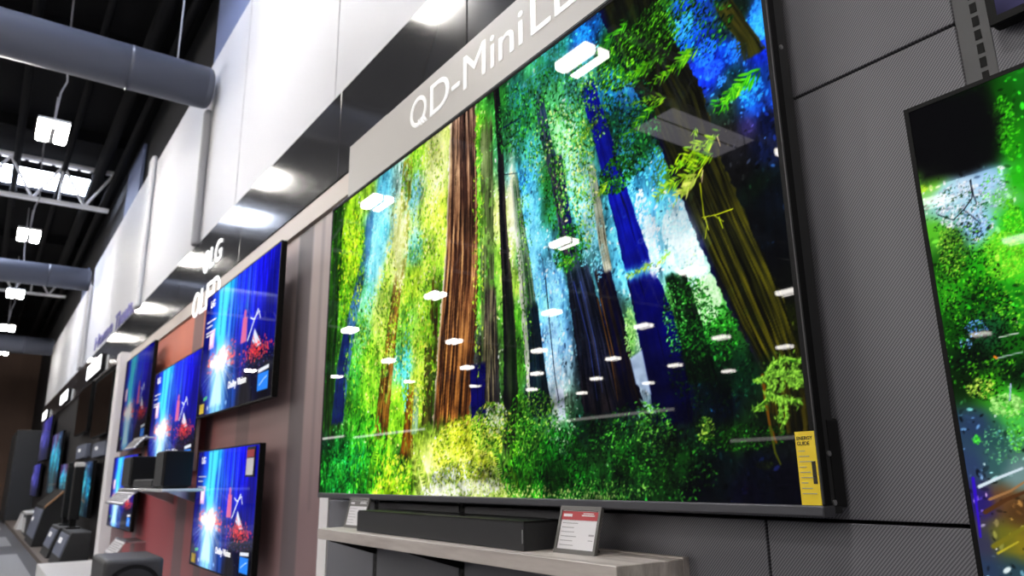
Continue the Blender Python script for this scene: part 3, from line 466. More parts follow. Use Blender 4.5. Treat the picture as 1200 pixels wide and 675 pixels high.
 'T': [{'c': (25, 50, 22), 'h': (70, 130, 35), 'l': [(0.0094, 0.0153), (0.0049, 0.2718), (-0.0059, 0.5461), (-0.0055, 0.8391)], 'm': 0.35, 'r': [(0.0536, 0.0402), (0.0525, 0.2914), (0.0451, 0.5588), (0.0521, 0.8436)], 's': 0.5}, {'c': (70, 110, 150), 'h': (120, 150, 200), 'l': [(0.168, 0.0747), (0.1467, 0.2425), (0.0964, 0.4277), (0.0692, 0.6221), (0.0526, 0.7324)], 'm': 0.15, 'r': [(0.1973, 0.0918), (0.1799, 0.2581), (0.1385, 0.4419), (0.1081, 0.6304), (0.0994, 0.7392)], 's': 0.3},
       {'c': (30, 45, 90), 'h': (60, 80, 140), 'l': [(0.0823, 0.4523), (0.0553, 0.5903), (0.0402, 0.7869)], 'm': 0.1, 'r': [(0.1174, 0.4635), (0.0988, 0.6004), (0.0951, 0.793)], 's': 0.3}, {'c': (120, 130, 60), 'h': (200, 190, 110), 'l': [(0.3032, 0.0139), (0.2915, 0.1469), (0.2809, 0.3054), (0.2804, 0.3853)], 'm': 0.5, 'r': [(0.337, 0.0371), (0.3314, 0.1702), (0.3237, 0.3254), (0.3169, 0.4003)], 's': 0.6},
       {'c': (84, 58, 26), 'h': (180, 140, 70), 'l': [(0.2849, 0.3341), (0.2652, 0.4848), (0.2425, 0.6336), (0.2199, 0.8565)], 'm': 0.25, 'r': [(0.3155, 0.3478), (0.299, 0.4963), (0.2858, 0.6436), (0.2737, 0.8128)], 's': 0.8}, {'c': (80, 70, 30), 'h': (140, 140, 60), 'l': [(0.4078, 0.4136), (0.3998, 0.554), (0.3863, 0.6668)], 'm': 0.5, 'r': [(0.4257, 0.4213), (0.4251, 0.5621), (0.4217, 0.675)], 's': 0.5}, {'c': (90, 60, 25), 'h': (150, 110, 40), 'l': [(0.3364, 0.703), (0.3257, 0.8186), (0.3144, 0.9098)], 'm': 0.3, 'r': [(0.3604, 0.6843), (0.3556, 0.8219), (0.3577, 0.9118)], 's': 0.6},
       {'c': (90, 110, 100), 'h': (140, 170, 140), 'l': [(0.3583, 0.7073), (0.3508, 0.8441)], 'm': 0.2, 'r': [(0.3742, 0.7104), (0.3693, 0.8458)], 's': 0.5}, {'c': (60, 60, 30), 'h': (110, 110, 50), 'l': [(0.3876, 0.5973), (0.3817, 0.8248)], 'm': 0.35, 'r': [(0.4107, 0.6039), (0.4117, 0.8281)], 's': 0.6}, {'c': (80, 95, 60), 'h': (150, 160, 120), 'l': [(0.5394, 0.0312), (0.5384, 0.426), (0.54, 0.6406), (0.5376, 0.7827)], 'm': 0.35, 'r': [(0.5696, 0.0557), (0.5712, 0.4414), (0.5718, 0.6497), (0.5747, 0.7693)], 's': 0.6},
       {'c': (45, 42, 45), 'h': (150, 140, 110), 'l': [(0.5487, 0.4958), (0.5461, 0.6424), (0.5375, 0.8224)], 'm': 0.15, 'r': [(0.5747, 0.5066), (0.5775, 0.6513), (0.5837, 0.8092)], 's': 0.8}, {'c': (16, 16, 26), 'h': (75, 65, 60), 'l': [(0.5721, -0.0024), (0.5812, 0.1813), (0.584, 0.3397), (0.5883, 0.5122), (0.5907, 0.6551), (0.5894, 0.791), (0.59, 0.9202)], 'm': 0.06, 'r': [(0.5867, 0.0102), (0.5952, 0.1912), (0.5995, 0.3485), (0.6108, 0.5214), (0.6181, 0.6628), (0.6197, 0.7959), (0.6094, 0.9211)], 's': 0.7},
       {'c': (55, 85, 60), 'h': (200, 205, 190), 'l': [(0.6087, 0.2229), (0.615, 0.3359), (0.6226, 0.4654), (0.6295, 0.6081), (0.6377, 0.7436), (0.6414, 0.8266)], 'm': 0.45, 'r': [(0.6239, 0.2333), (0.6334, 0.3466), (0.6505, 0.4984), (0.6618, 0.619), (0.6737, 0.7513), (0.6859, 0.8327)], 'rim': (215, 210, 200), 'rw': 0.3, 's': 0.6}, {'c': (14, 30, 45), 'h': (40, 70, 70), 'l': [(0.6388, 0.5723), (0.6434, 0.7077), (0.6445, 0.836)], 'm': 0.25, 'r': [(0.6609, 0.5806), (0.6713, 0.7146), (0.6857, 0.8413)], 's': 0.5},
       {'c': (40, 60, 80), 'h': (110, 110, 120), 'l': [(0.6634, 0.0763), (0.6751, 0.2053), (0.693, 0.3213), (0.7061, 0.4474), (0.713, 0.545)], 'm': 0.55, 'r': [(0.681, 0.0914), (0.6953, 0.2203), (0.7169, 0.3367), (0.7319, 0.4609), (0.7423, 0.5577)], 's': 0.6}, {'c': (25, 25, 80), 'h': (130, 110, 90), 'l': [(0.6909, 0.2689), (0.704, 0.4074), (0.7139, 0.5082)], 'm': 0.4, 'r': [(0.7139, 0.2647), (0.727, 0.4205), (0.7348, 0.518)], 's': 0.6},
       {'c': (16, 24, 36), 'c2': (10, 12, 30), 'h': (80, 90, 130), 'h2': (60, 50, 50), 'l': [(0.7139, 0.5082), (0.7205, 0.603), (0.7282, 0.6941), (0.7341, 0.7811), (0.7376, 0.8479)], 'm': 0.15, 'r': [(0.7505, 0.5253), (0.7669, 0.6204), (0.7823, 0.7095), (0.7943, 0.7929), (0.8063, 0.8567)], 's': 0.75}, {'c': (12, 12, 50), 'c2': (8, 8, 36), 'h': (90, 66, 30), 'h2': (70, 50, 20), 'l': [(0.7611, 0.5481), (0.7709, 0.6219), (0.7823, 0.7095), (0.7894, 0.7919), (0.7968, 0.8555)], 'm': 0.03, 'r': [(0.7845, 0.5413), (0.7981, 0.632), (0.8108, 0.7176), (0.8194, 0.7978), (0.8289, 0.8447)], 's': 0.55},
       {'c': (150, 150, 130), 'h': (215, 215, 200), 'l': [(0.7583, 0.3253), (0.7666, 0.4244), (0.7732, 0.5183), (0.7794, 0.5736)], 'm': 0.3, 'r': [(0.771, 0.334), (0.7803, 0.4324), (0.7865, 0.5247), (0.7923, 0.5792)], 's': 0.8}, {'c': (12, 18, 110), 'h': (30, 45, 150), 'l': [(0.7477, 0.1284), (0.7679, 0.255), (0.7828, 0.3607), (0.7988, 0.4786), (0.8112, 0.5873)], 'm': 0.28, 'r': [(0.772, 0.1297), (0.7968, 0.2772), (0.813, 0.3807), (0.8322, 0.4968), (0.8503, 0.5962)], 's': 0.6},
       {'c': (6, 7, 100), 'c2': (5, 5, 40), 'h': (10, 12, 110), 'h2': (8, 8, 55), 'l': [(0.8112, 0.5873), (0.8211, 0.6729), (0.8271, 0.7534), (0.8357, 0.819), (0.8419, 0.8758)], 'm': 0.0, 'r': [(0.8522, 0.605), (0.8689, 0.6739), (0.8775, 0.7366), (0.8837, 0.7962), (0.8853, 0.8806)], 's': 0.35}, {'c': (10, 28, 16), 'h': (24, 66, 26), 'l': [(0.8612, 0.6057), (0.8718, 0.6597), (0.8775, 0.7366), (0.8829, 0.8103)], 'm': 0.3, 'r': [(0.8873, 0.6048), (0.8974, 0.6693), (0.9082, 0.7453), (0.9174, 0.817)], 's': 0.5},
       {'c': (42, 45, 20), 'h': (80, 75, 30), 'l': [(0.9478, 0.1543), (0.9598, 0.2094), (0.9743, 0.26)], 'm': 0.25, 'r': [(0.97, 0.1699), (0.9851, 0.2353), (1.001, 0.2985)], 's': 0.6},
       {'c': (18, 20, 13), 'c2': (26, 28, 8), 'h': (46, 46, 20), 'h2': (120, 114, 30), 'l': [(0.7885, -0.0119), (0.8124, 0.1176), (0.8407, 0.2382), (0.866, 0.3562), (0.8929, 0.495), (0.9171, 0.6182), (0.9409, 0.7273), (0.964, 0.8133)], 'm': 0.06, 'p': 2.2, 'r': [(0.8796, 0.0616), (0.9021, 0.2036), (0.9262, 0.3026), (0.9415, 0.4429), (0.9603, 0.5522), (0.982, 0.6609), (0.9935, 0.7312), (1.0026, 0.8216)], 'rim': (10, 10, 60), 'rw': 0.12, 's': 0.8},
       {'c': (22, 22, 10), 'h': (84, 76, 22), 'l': [(0.964, 0.8133), (0.9656, 0.8519), (0.9672, 0.8897)], 'm': 0.3, 'r': [(1.0026, 0.8216), (1.0008, 0.8576), (0.999, 0.905)], 's': 0.8}, {'c': (66, 50, 48), 'c2': (58, 36, 20), 'h': (178, 150, 134), 'h2': (176, 122, 68), 'l': [(0.4559, -0.0626), (0.4524, 0.116), (0.4488, 0.2633), (0.4429, 0.405), (0.43, 0.5636), (0.422, 0.6975), (0.412, 0.8455)], 'm': 0.0, 'r': [(0.5259, -0.0296), (0.528, 0.1678), (0.5323, 0.3105), (0.5321, 0.4451), (0.5277, 0.5949), (0.5172, 0.7178), (0.5069, 0.8547)], 'rim': (205, 195, 175), 'rw': 0.06, 's': 1.0, 'wide': 1},
       {'c': (14, 12, 90), 'h': (30, 25, 110), 'l': [(0.5129, 0.7169), (0.5151, 0.779), (0.5172, 0.8398)], 'm': 0.0, 'r': [(0.5499, 0.6844), (0.5476, 0.7744), (0.5552, 0.8382)], 's': 0.3}]}
STREAM_REFLECT = {'A': [(0.011, 0.0228, 14, 14, 16), (0.0457, 0.0669, 14, 14, 18), (0.0758, 0.019, 20, 50, 15), (0.0994, 0.0296, 30, 90, 20), (0.1119, 0.0228, 40, 110, 40), (0.0113, 0.0969, 10, 10, 10), (0.048, 0.1391, 14, 14, 16), (0.0785, 0.1253, 25, 70, 20), (0.0972, 0.1382, 45, 130, 30), (0.015, 0.1622, 130, 190, 80), (0.0263, 0.1866, 170, 210, 230), (0.0436, 0.1882, 190, 215, 245), (0.0681, 0.1945, 170, 200, 250), (0.0773, 0.2248, 120, 180, 120), (0.095, 0.2027, 60, 160, 40), (0.0227, 0.2279, 150, 190, 200), (0.0459, 0.2572, 170, 210, 245), (0.0113, 0.2564, 100, 170, 60), (0.0268, 0.2811, 60, 100, 40),
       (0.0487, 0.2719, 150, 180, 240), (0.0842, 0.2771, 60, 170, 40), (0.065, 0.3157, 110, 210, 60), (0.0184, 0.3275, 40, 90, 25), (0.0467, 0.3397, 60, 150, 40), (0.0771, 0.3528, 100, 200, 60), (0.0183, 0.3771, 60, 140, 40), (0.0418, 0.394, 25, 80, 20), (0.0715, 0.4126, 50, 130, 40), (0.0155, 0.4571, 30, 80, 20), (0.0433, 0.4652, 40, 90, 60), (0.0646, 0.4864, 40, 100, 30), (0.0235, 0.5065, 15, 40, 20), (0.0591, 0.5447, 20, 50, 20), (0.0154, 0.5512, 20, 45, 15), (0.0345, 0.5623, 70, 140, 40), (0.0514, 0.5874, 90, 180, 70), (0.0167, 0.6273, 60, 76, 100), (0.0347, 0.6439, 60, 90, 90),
       (0.0517, 0.6238, 90, 170, 90), (0.006, 0.7008, 64, 78, 104), (0.0294, 0.7014, 70, 100, 100), (0.0431, 0.7158, 120, 140, 140), (0.0087, 0.7588, 60, 50, 110), (0.0324, 0.751, 110, 85, 60), (0.0415, 0.7715, 90, 70, 45), (0.0062, 0.8298, 70, 70, 90), (0.0259, 0.8208, 110, 110, 50), (0.0364, 0.8265, 130, 120, 50), (0.0062, 0.8714, 60, 74, 95), (0.0289, 0.8679, 60, 80, 90), (0.6, 0.2, 30, 90, 30), (0.8, 0.5, 40, 110, 40), (0.7, 0.8, 70, 90, 80), (0.95, 0.1, 40, 120, 40), (0.95, 0.95, 60, 70, 60), (0.5, 0.5, 60, 150, 50)],  # lower part: grey-blue reflection on the glass, painted in as water
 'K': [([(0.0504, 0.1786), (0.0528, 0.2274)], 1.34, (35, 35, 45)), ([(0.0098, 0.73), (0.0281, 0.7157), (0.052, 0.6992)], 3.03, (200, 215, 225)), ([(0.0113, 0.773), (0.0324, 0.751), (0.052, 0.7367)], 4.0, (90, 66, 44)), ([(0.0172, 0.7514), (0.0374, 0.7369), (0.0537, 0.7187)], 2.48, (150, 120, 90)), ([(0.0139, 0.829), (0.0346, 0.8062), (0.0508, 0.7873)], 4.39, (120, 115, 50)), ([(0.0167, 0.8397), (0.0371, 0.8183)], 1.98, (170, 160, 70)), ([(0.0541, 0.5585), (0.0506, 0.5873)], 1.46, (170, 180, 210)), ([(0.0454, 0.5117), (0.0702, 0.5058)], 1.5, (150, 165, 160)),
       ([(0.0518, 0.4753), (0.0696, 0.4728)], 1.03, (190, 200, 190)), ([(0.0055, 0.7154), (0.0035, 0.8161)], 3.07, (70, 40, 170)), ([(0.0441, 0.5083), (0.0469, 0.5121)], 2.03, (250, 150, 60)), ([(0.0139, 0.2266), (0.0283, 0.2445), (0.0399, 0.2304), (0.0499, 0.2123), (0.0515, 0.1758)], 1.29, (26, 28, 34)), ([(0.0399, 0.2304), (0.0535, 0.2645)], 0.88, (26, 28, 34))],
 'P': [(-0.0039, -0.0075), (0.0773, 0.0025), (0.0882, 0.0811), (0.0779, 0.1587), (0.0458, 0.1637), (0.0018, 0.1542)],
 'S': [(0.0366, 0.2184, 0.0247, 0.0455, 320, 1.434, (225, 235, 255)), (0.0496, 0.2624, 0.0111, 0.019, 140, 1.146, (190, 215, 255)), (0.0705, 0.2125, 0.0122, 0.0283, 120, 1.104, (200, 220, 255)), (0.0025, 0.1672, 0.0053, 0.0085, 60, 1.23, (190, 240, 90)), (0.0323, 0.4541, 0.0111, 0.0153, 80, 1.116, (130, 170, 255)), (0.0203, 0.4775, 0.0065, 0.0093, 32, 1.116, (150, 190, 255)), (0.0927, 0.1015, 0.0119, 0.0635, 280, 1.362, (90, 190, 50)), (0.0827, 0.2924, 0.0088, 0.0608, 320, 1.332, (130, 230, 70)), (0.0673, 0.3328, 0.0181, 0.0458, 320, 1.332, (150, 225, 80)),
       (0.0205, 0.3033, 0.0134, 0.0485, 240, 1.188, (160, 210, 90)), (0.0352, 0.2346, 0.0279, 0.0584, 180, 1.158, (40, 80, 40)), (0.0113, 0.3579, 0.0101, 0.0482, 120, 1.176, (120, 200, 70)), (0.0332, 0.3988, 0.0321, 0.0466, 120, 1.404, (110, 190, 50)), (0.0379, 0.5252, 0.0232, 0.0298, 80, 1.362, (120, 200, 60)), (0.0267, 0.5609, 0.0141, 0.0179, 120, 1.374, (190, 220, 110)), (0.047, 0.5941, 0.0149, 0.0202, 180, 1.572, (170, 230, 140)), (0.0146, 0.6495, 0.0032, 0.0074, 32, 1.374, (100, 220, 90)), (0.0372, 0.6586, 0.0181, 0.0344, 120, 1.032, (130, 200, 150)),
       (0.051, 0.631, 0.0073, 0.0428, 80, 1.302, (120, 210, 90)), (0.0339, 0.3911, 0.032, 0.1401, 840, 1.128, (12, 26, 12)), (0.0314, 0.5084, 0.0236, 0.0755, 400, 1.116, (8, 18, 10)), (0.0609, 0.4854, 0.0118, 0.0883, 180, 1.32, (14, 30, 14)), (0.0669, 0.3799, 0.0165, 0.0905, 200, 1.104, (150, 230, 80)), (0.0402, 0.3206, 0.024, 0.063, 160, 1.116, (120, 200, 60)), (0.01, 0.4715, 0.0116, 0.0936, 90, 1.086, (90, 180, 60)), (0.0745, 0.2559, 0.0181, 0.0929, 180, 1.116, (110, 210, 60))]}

# ------------------------------------------------------------------ materials
M = {}
M['white_wall'] = mat('white_paint', (210, 210, 215), .6)
M['shade_strip'] = mat('shade_strip', (150, 150, 156), .6)
M['blue_wall'] = mat('blue_grey_paint', (120, 132, 170), .7)
M['roof'] = mat('black_roof_deck', (12, 12, 15), .9, spec=.15)
M['black'] = mat('black_plastic', (11, 11, 12), .45, spec=.3)
M['bezel'] = mat('black_bezel', (5, 5, 6), .6, spec=.2)
M['black_matte'] = mat('black_matte', (24, 24, 26), .7)
M['tv_side'] = mat('tv_side_grey', (32, 32, 34), .5)
M['dark_wall'] = mat('charcoal_panel', (34, 33, 36), .45)
M['brown_wall'] = mat('brown_wall', (126, 102, 90), .8, var=.35, vscale=(1, 1, .4))
M['duct'] = mat('duct_grey', (80, 84, 97), .42, metal=.0)
M['steel'] = mat('white_steel', (240, 241, 248), .5)
M['pipe'] = mat('dark_pipe', (12, 12, 15), .9, spec=.15)
M['wire'] = mat('grey_wire', (170, 170, 176), .5)
M['lamp_body'] = mat('lamp_housing', (225, 225, 225), .5)
M['diffuser'] = mat('lit_diffuser', (255, 255, 255), .5, emit=(255, 250, 242), estr=LAMP)
M['skylight'] = mat('lit_skylight', (240, 240, 245), .5, emit=(222, 232, 255), estr=SKYL)
M['slot_light'] = mat('lit_slot', (240, 240, 245), .5, emit=(240, 244, 255), estr=3.0)
M['beige'] = mat('beige_laminate', (216, 205, 196), .5)
M['header'] = mat('header_grey', (200, 196, 191), .5)
M['letter'] = mat('white_letter', (252, 252, 252), .4, emit=(255, 255, 255), estr=.3)
M['lit_letter'] = mat('lit_white_letter', (250, 250, 250), .4, emit=(255, 255, 255), estr=.8)
M['lit_sign'] = mat('lit_sign_face', (250, 250, 250), .4, emit=(255, 255, 255), estr=2.2)
M['blue_letter'] = mat('violet_letter', (112, 108, 178), .5)
M['silver'] = mat('silver_metal', (190, 190, 192), .3, metal=.9)
M['white_trim'] = mat('white_trim', (240, 236, 237), .5)
M['edge'] = mat('dark_edge_metal', (66, 66, 68), .45, metal=.3)
M['chin'] = mat('brushed_dark_metal', (84, 84, 90), .38, metal=.5)
M['tag_frame'] = mat('tag_frame_grey', (96, 94, 92), .4, metal=.2)
M['paper'] = mat('tag_paper', (224, 222, 226), .6)
M['red'] = mat('tag_red', (176, 50, 58), .5)
M['ink'] = mat('grey_ink', (160, 158, 162), .6)
M['black_ink'] = mat('black_ink', (30, 28, 24), .6)
M['yellow'] = mat('energy_yellow', (246, 214, 48), .35)
M['speaker'] = mat('speaker_cloth', (36, 36, 39), .75)
M['speaker_light'] = mat('speaker_shell', (64, 64, 66), .5)
M['glass_tag'] = mat('clear_acrylic', (210, 212, 216), .15)
M['carpet'] = mat('carpet_grey', (84, 84, 88), .95, var=.25, vscale=(30, 30, 30))
M['carpet_light'] = mat('carpet_light', (140, 140, 142), .95, var=.15, vscale=(30, 30, 30))
M['riser'] = mat('riser_wood', (96, 84, 76), .5, var=.2, vscale=(1, 12, 12))
M['white_top'] = mat('white_laminate', (228, 226, 224), .35)
M['wood_edge'] = mat('wood_edge', (168, 128, 92), .5)
M['lbl_blue'] = mat('label_slate', (104, 110, 128), .45)

def make_fascia():
    m = bpy.data.materials.new('satin_black_metal'); m.use_nodes = True; t = NT(m); b = t.n['Principled BSDF']
    b.inputs['Base Color'].default_value = (*lin((56, 56, 59)), 1); b.inputs['Metallic'].default_value = .0; b.inputs['Specular IOR Level'].default_value = .35
    xyz, p = t.pos(); f = t.noise(p, (1.5, 1, .3), 2)
    b.inputs['Roughness'].default_value = .3
    t.l.new(t.math('ADD', t.math('MULTIPLY', f, .03), .10), b.inputs['Roughness'])
    return m
M['fascia'] = make_fascia()

def make_weave():
    m = bpy.data.materials.new('woven_grey_panel'); m.use_nodes = True; t = NT(m); b = t.n['Principled BSDF']
    xyz, p = t.pos()
    s = t.math('SUBTRACT', xyz[0], t.math('MULTIPLY', xyz[2], .95))
    w = t.math('SINE', t.math('MULTIPLY', s, 2 * math.pi / .0060))
    w2 = t.math('SINE', t.math('MULTIPLY', t.math('ADD', xyz[0], xyz[2]), 2 * math.pi / .0040))
    k = t.math('ADD', t.math('MULTIPLY', w, .40), t.math('MULTIPLY', w2, .10))
    k = t.math('ADD', k, .5, clamp=True)
    n = t.noise(p, (3.0, 1, .5), 2)
    c = t.mix(k, lin((64, 64, 72)), lin((150, 149, 157)))
    c2 = t.mix(t.math('MULTIPLY', n, .35), c, lin((80, 80, 84)))
    t.l.new(c2, b.inputs['Base Color']); b.inputs['Roughness'].default_value = .42
    return m
M['weave'] = make_weave()

def make_shelf_wood():
    m = bpy.data.materials.new('grey_washed_wood'); m.use_nodes = True; t = NT(m); b = t.n['Principled BSDF']
    xyz, p = t.pos(); f = t.noise(p, (1.6, 42, 14), 5, .6); g = t.noise(p, (5, 120, 40), 3)
    f = t.math('MULTIPLY', t.math('SUBTRACT', f, .3), 2.2, clamp=True)
    c = t.mix(f, lin((158, 147, 142)), lin((232, 224, 218)))
    c = t.mix(t.math('MULTIPLY', g, .35), c, lin((170, 160, 156)))
    t.l.new(c, b.inputs['Base Color']); b.inputs['Roughness'].default_value = .5
    return m
M['shelf'] = make_shelf_wood()

def make_backdrop():
    """printed backdrop: salmon and dusky red with grey round-ended ribbons"""
    m = bpy.data.materials.new('printed_backdrop'); m.use_nodes = True; t = NT(m); b = t.n['Principled BSDF']
    xyz, p = t.pos(); x, z = xyz[0], xyz[2]
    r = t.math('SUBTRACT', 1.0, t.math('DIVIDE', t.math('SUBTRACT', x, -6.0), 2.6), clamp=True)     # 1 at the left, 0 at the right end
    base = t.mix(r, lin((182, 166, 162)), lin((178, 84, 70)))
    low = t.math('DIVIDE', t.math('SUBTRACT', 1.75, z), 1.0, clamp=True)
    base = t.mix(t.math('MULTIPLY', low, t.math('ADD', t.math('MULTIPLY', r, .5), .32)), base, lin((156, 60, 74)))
    base = t.mix(t.math('MULTIPLY', low, t.math('MULTIPLY', t.math('SUBTRACT', 1.0, r), .7)), base, lin((112, 88, 94)))  # falloff of light low on the right, painted into the print colour
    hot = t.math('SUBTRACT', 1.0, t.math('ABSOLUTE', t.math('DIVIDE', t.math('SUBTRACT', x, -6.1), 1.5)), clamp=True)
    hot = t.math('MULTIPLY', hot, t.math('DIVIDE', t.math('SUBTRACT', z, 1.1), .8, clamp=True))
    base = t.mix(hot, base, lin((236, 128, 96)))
    n = t.noise(p, (9, 1, .25), 3)
    base = t.mix(t.math('MULTIPLY', n, .08), base, lin((120, 96, 98)))
    for xc, zb, w, a in ((-3.43, .33, .115, .85), (-3.20, .75, .035, .4), (-5.05, .15, .10, .7), (-5.62, .05, .16, .75), (-7.35, -.2, .12, .8), (-8.25, -.3, .42, .8), (-4.3, .9, .14, .5)):
        dx = t.math('SUBTRACT', x, xc); dz = t.math('MINIMUM', t.math('SUBTRACT', z, zb + w), 0.0)
        d = t.math('SQRT', t.math('ADD', t.math('MULTIPLY', dx, dx), t.math('MULTIPLY', dz, dz)))
        k = t.math('MULTIPLY', t.math('DIVIDE', t.math('SUBTRACT', w, d), .03, clamp=True), a)
        base = t.mix(k, base, lin((92, 84, 88)))
    t.l.new(base, b.inputs['Base Color']); b.inputs['Roughness'].default_value = .5
    return m
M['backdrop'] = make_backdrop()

def screen_mat(name, strength, rough=.012, spec=.09):
    m = bpy.data.materials.new(name); m.use_nodes = True; t = NT(m); b = t.n['Principled BSDF']
    a = t.new('ShaderNodeAttribute'); a.attribute_name = 'picture'
    b.inputs['Base Color'].default_value = (.004, .004, .005, 1); b.inputs['Roughness'].default_value = rough; b.inputs['Specular IOR Level'].default_value = spec
    t.l.new(a.outputs['Color'], b.inputs['Emission Color']); b.inputs['Emission Strength'].default_value = strength
    m.cycles.emission_sampling = 'NONE'
    return m
M['forest_screen'] = screen_mat('lit_forest_screen', 1.0)
M['city_screen'] = screen_mat('lit_blue_screen', 1.25)
M['city_screen_dim'] = screen_mat('lit_blue_screen_dim', .45)
M['stream_reflect_screen'] = screen_mat('lit_stream_reflect_screen', 1.0, .02, .06)
M['teal_screen'] = screen_mat('lit_teal_screen', .95)
M['violet_screen'] = screen_mat('lit_violet_screen', .6)
M['off_screen'] = mat('dark_glass', (16, 13, 12), .08)

def picture_mesh(name, img, x0, x1, z0, z1, y):
    """a screen face: one grid quad per picture cell, the picture in its colour attribute"""
    H, W = img.shape[:2]; n = W * H
    X = np.linspace(x0, x1, W, dtype=np.float32); Z = np.linspace(z1, z0, H, dtype=np.float32)
    co = np.empty((H, W, 3), np.float32); co[..., 0] = X[None]; co[..., 1] = y; co[..., 2] = Z[:, None]
    i = np.arange(n, dtype=np.int32).reshape(H, W)
    q = np.stack([i[1:, :-1], i[1:, 1:], i[:-1, 1:], i[:-1, :-1]], -1).reshape(-1, 4)
    me = bpy.data.meshes.new(name)
    me.vertices.add(n); me.vertices.foreach_set('co', co.ravel())
    me.loops.add(q.size); me.loops.foreach_set('vertex_index', q.ravel())
    me.polygons.add(len(q)); me.polygons.foreach_set('loop_start', np.arange(0, q.size, 4, dtype=np.int32))
    me.update(calc_edges=True)
    a = me.color_attributes.new('picture', 'FLOAT_COLOR', 'POINT')
    l = np.where(img <= .04045, img / 12.92, ((np.clip(img, 0, 1) + .055) / 1.055) ** 2.4)
    rgba = np.ones((n, 4), np.float32); rgba[:, :3] = l.reshape(-1, 3); a.data.foreach_set('color', rgba.ravel())
    return me

# ------------------------------------------------------------------ the room
def struct(name, b, m, label): return tag(b.build(name, m), label, kind='structure')
struct('floor', MB().box(-31, 6, -26, 2, -.15, 0), M['carpet'], 'grey carpet floor of the store')
struct('ceiling', MB().box(-31, 6, -26, 2, 5.9, 6.1), M['roof'], 'black open roof deck high above the store')
struct('wall_back', MB().box(-31, 6, 1.42, 1.6, 0, 5.9), mat('shadowed_black_wall', (30, 30, 34), .8), 'black upper building wall behind the white partition')
struct('wall_left', MB().box(-31, -30.6, -26, 1.42, 0, 5.9), M['brown_wall'], 'dark brown wall at the far end of the aisle')
struct('wall_right', MB().box(6, 6.2, -26, 2, 0, 5.9), M['dark_wall'], 'dark wall at the near end of the store')
struct('wall_front', MB().box(-31, 6, -26.2, -26, 0, 5.9), M['dark_wall'], 'dark wall across the store')
# bluish upper wall panels above the partition
struct('trim_1', MB().box(-6.8, 5.9, 1.36, 1.40, 4.2, 5.88), M['blue_wall'], 'blue grey upper wall above the near end of the white partition')
struct('trim_2', MB().box(-12.2, -10.9, 1.36, 1.40, 4.2, 5.6), M['blue_wall'], 'blue grey upper wall piece behind the nearer roof truss')
struct('trim_3', MB().box(-17.6, -16.9, 1.36, 1.40, 4.0, 5.2), M['blue_wall'], 'blue grey upper wall piece beside the middle duct')
# white partition, panel by panel, running to the far end
w = empty('wall_white', (-8, 1.2, 2.69), 'tall white wall panels above the black sign band', kind='structure')
for x0, x1, zt in ((-3.155, 5.9, 4.36), (-4.90, -3.165, 4.36), (-6.13, -4.92, 4.36), (-8.46, -6.14, 4.36), (-13.7, -8.5, 4.40), (-14.9, -13.72, 4.2), (-21.4, -14.92, 4.2)):
    MB().box(x0, x1, 1.205, 1.34, 2.69, zt, .004).build('panel', M['white_wall'], w)
for x0, x1, zt in ((-8.62, -8.42, 4.42), (-14.0, -13.55, 4.05), (-5.96, -5.87, 3.86)):
    MB().box(x0, x1, 1.15, 1.203, 2.69, zt, .02).build('pilaster_and_shade', M['white_wall'] if x1 < -6 else M['shade_strip'], w)  # the grey one is a vertical wall shadow, built as a strip
# black sign band
f = empty('trim_4', (-8, 1.2, 2.24), 'glossy black band running above the displays', kind='structure')
fx = [5.9, -1.9, -3.02, -4.62, -6.4, -8.6, -11.0, -14.0, -17.2, -21.4]
for a, b in zip(fx[1:], fx[:-1]): MB().box(a + .003, b - .003, 1.185, 1.30, 2.235, 2.688, .003).build('band_panel', M['fascia'], f)
# beige rail over the middle bay, backdrop below it
s = empty('trim_5', (-6, 1.2, 2.12), 'beige rail between the black band and the red backdrop', kind='structure')
for a, b in ((-4.36, -2.86), (-6.2, -4.366), (-8.62, -6.206)): MB().box(a, b, 1.188, 1.30, 2.124, 2.229, .002).build('rail_panel', M['beige'], s)
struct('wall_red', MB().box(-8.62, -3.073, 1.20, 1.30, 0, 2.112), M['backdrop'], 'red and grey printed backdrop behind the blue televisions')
struct('trim_6', MB().box(-3.072, -2.978, 1.196, 1.30, 0, 2.112, .001), M['white_trim'], 'white upright strip at the left end of the grey panel wall')
struct('trim_7', MB().box(-8.86, -8.62, 1.10, 1.30, 0, 2.23, .004), M['white_trim'], 'slim white upright dividing the red bay from the dark bay')
struct('wall_dark', MB().box(-21.4, -8.86, 1.22, 1.30, 0, 2.235), M['dark_wall'], 'charcoal wall panels of the far dark bay')
# grey woven panel wall
g = empty('wall_grey', (-1, 1.2, 0), 'grey woven panels of the wall behind the large television', kind='structure')
rows = ((0, .817), (.823, 1.600), (1.605, 2.235))
xs0 = ((-2.972, -2.545), (-2.515, -1.962), (-1.930, -.884), (-.879, -.430), (-.382, 1.2), (1.206, 5.9))
xs1 = ((-2.972, -2.545), (-2.515, -1.962), (-1.930, -.430), (-.382, 1.2), (1.206, 5.9))
for i, (z0, z1) in enumerate(rows):
    for a, b in (xs0 if i == 0 else xs1): MB().box(a, b, 1.20, 1.28, z0, z1, .0015, 1).build('panel', M['weave'], g)
MB().box(-2.98, 5.9, 1.282, 1.30, 0, 2.235).build('backing', M['black_matte'], g)
slot_m = M['black_matte']; M['upright'] = mat('upright_grey', (86, 86, 89), .5)
for xc in (-2.53, -1.946, -.406):
    u = MB().box(xc - .0235, xc - .006, 1.203, 1.28, 0, 2.235).box(xc - .006, xc + .0235, 1.201, 1.28, 0, 2.235).build('slotted_upright', slot_m if xc < -1 else M['upright'], g)
    b = MB()
    for k in range(92): b.box(xc + .001, xc + .0105, 1.2, 1.2015, .01 + k * .0242, .0265 + k * .0242)
    b.build('slots', M['bezel'], u)
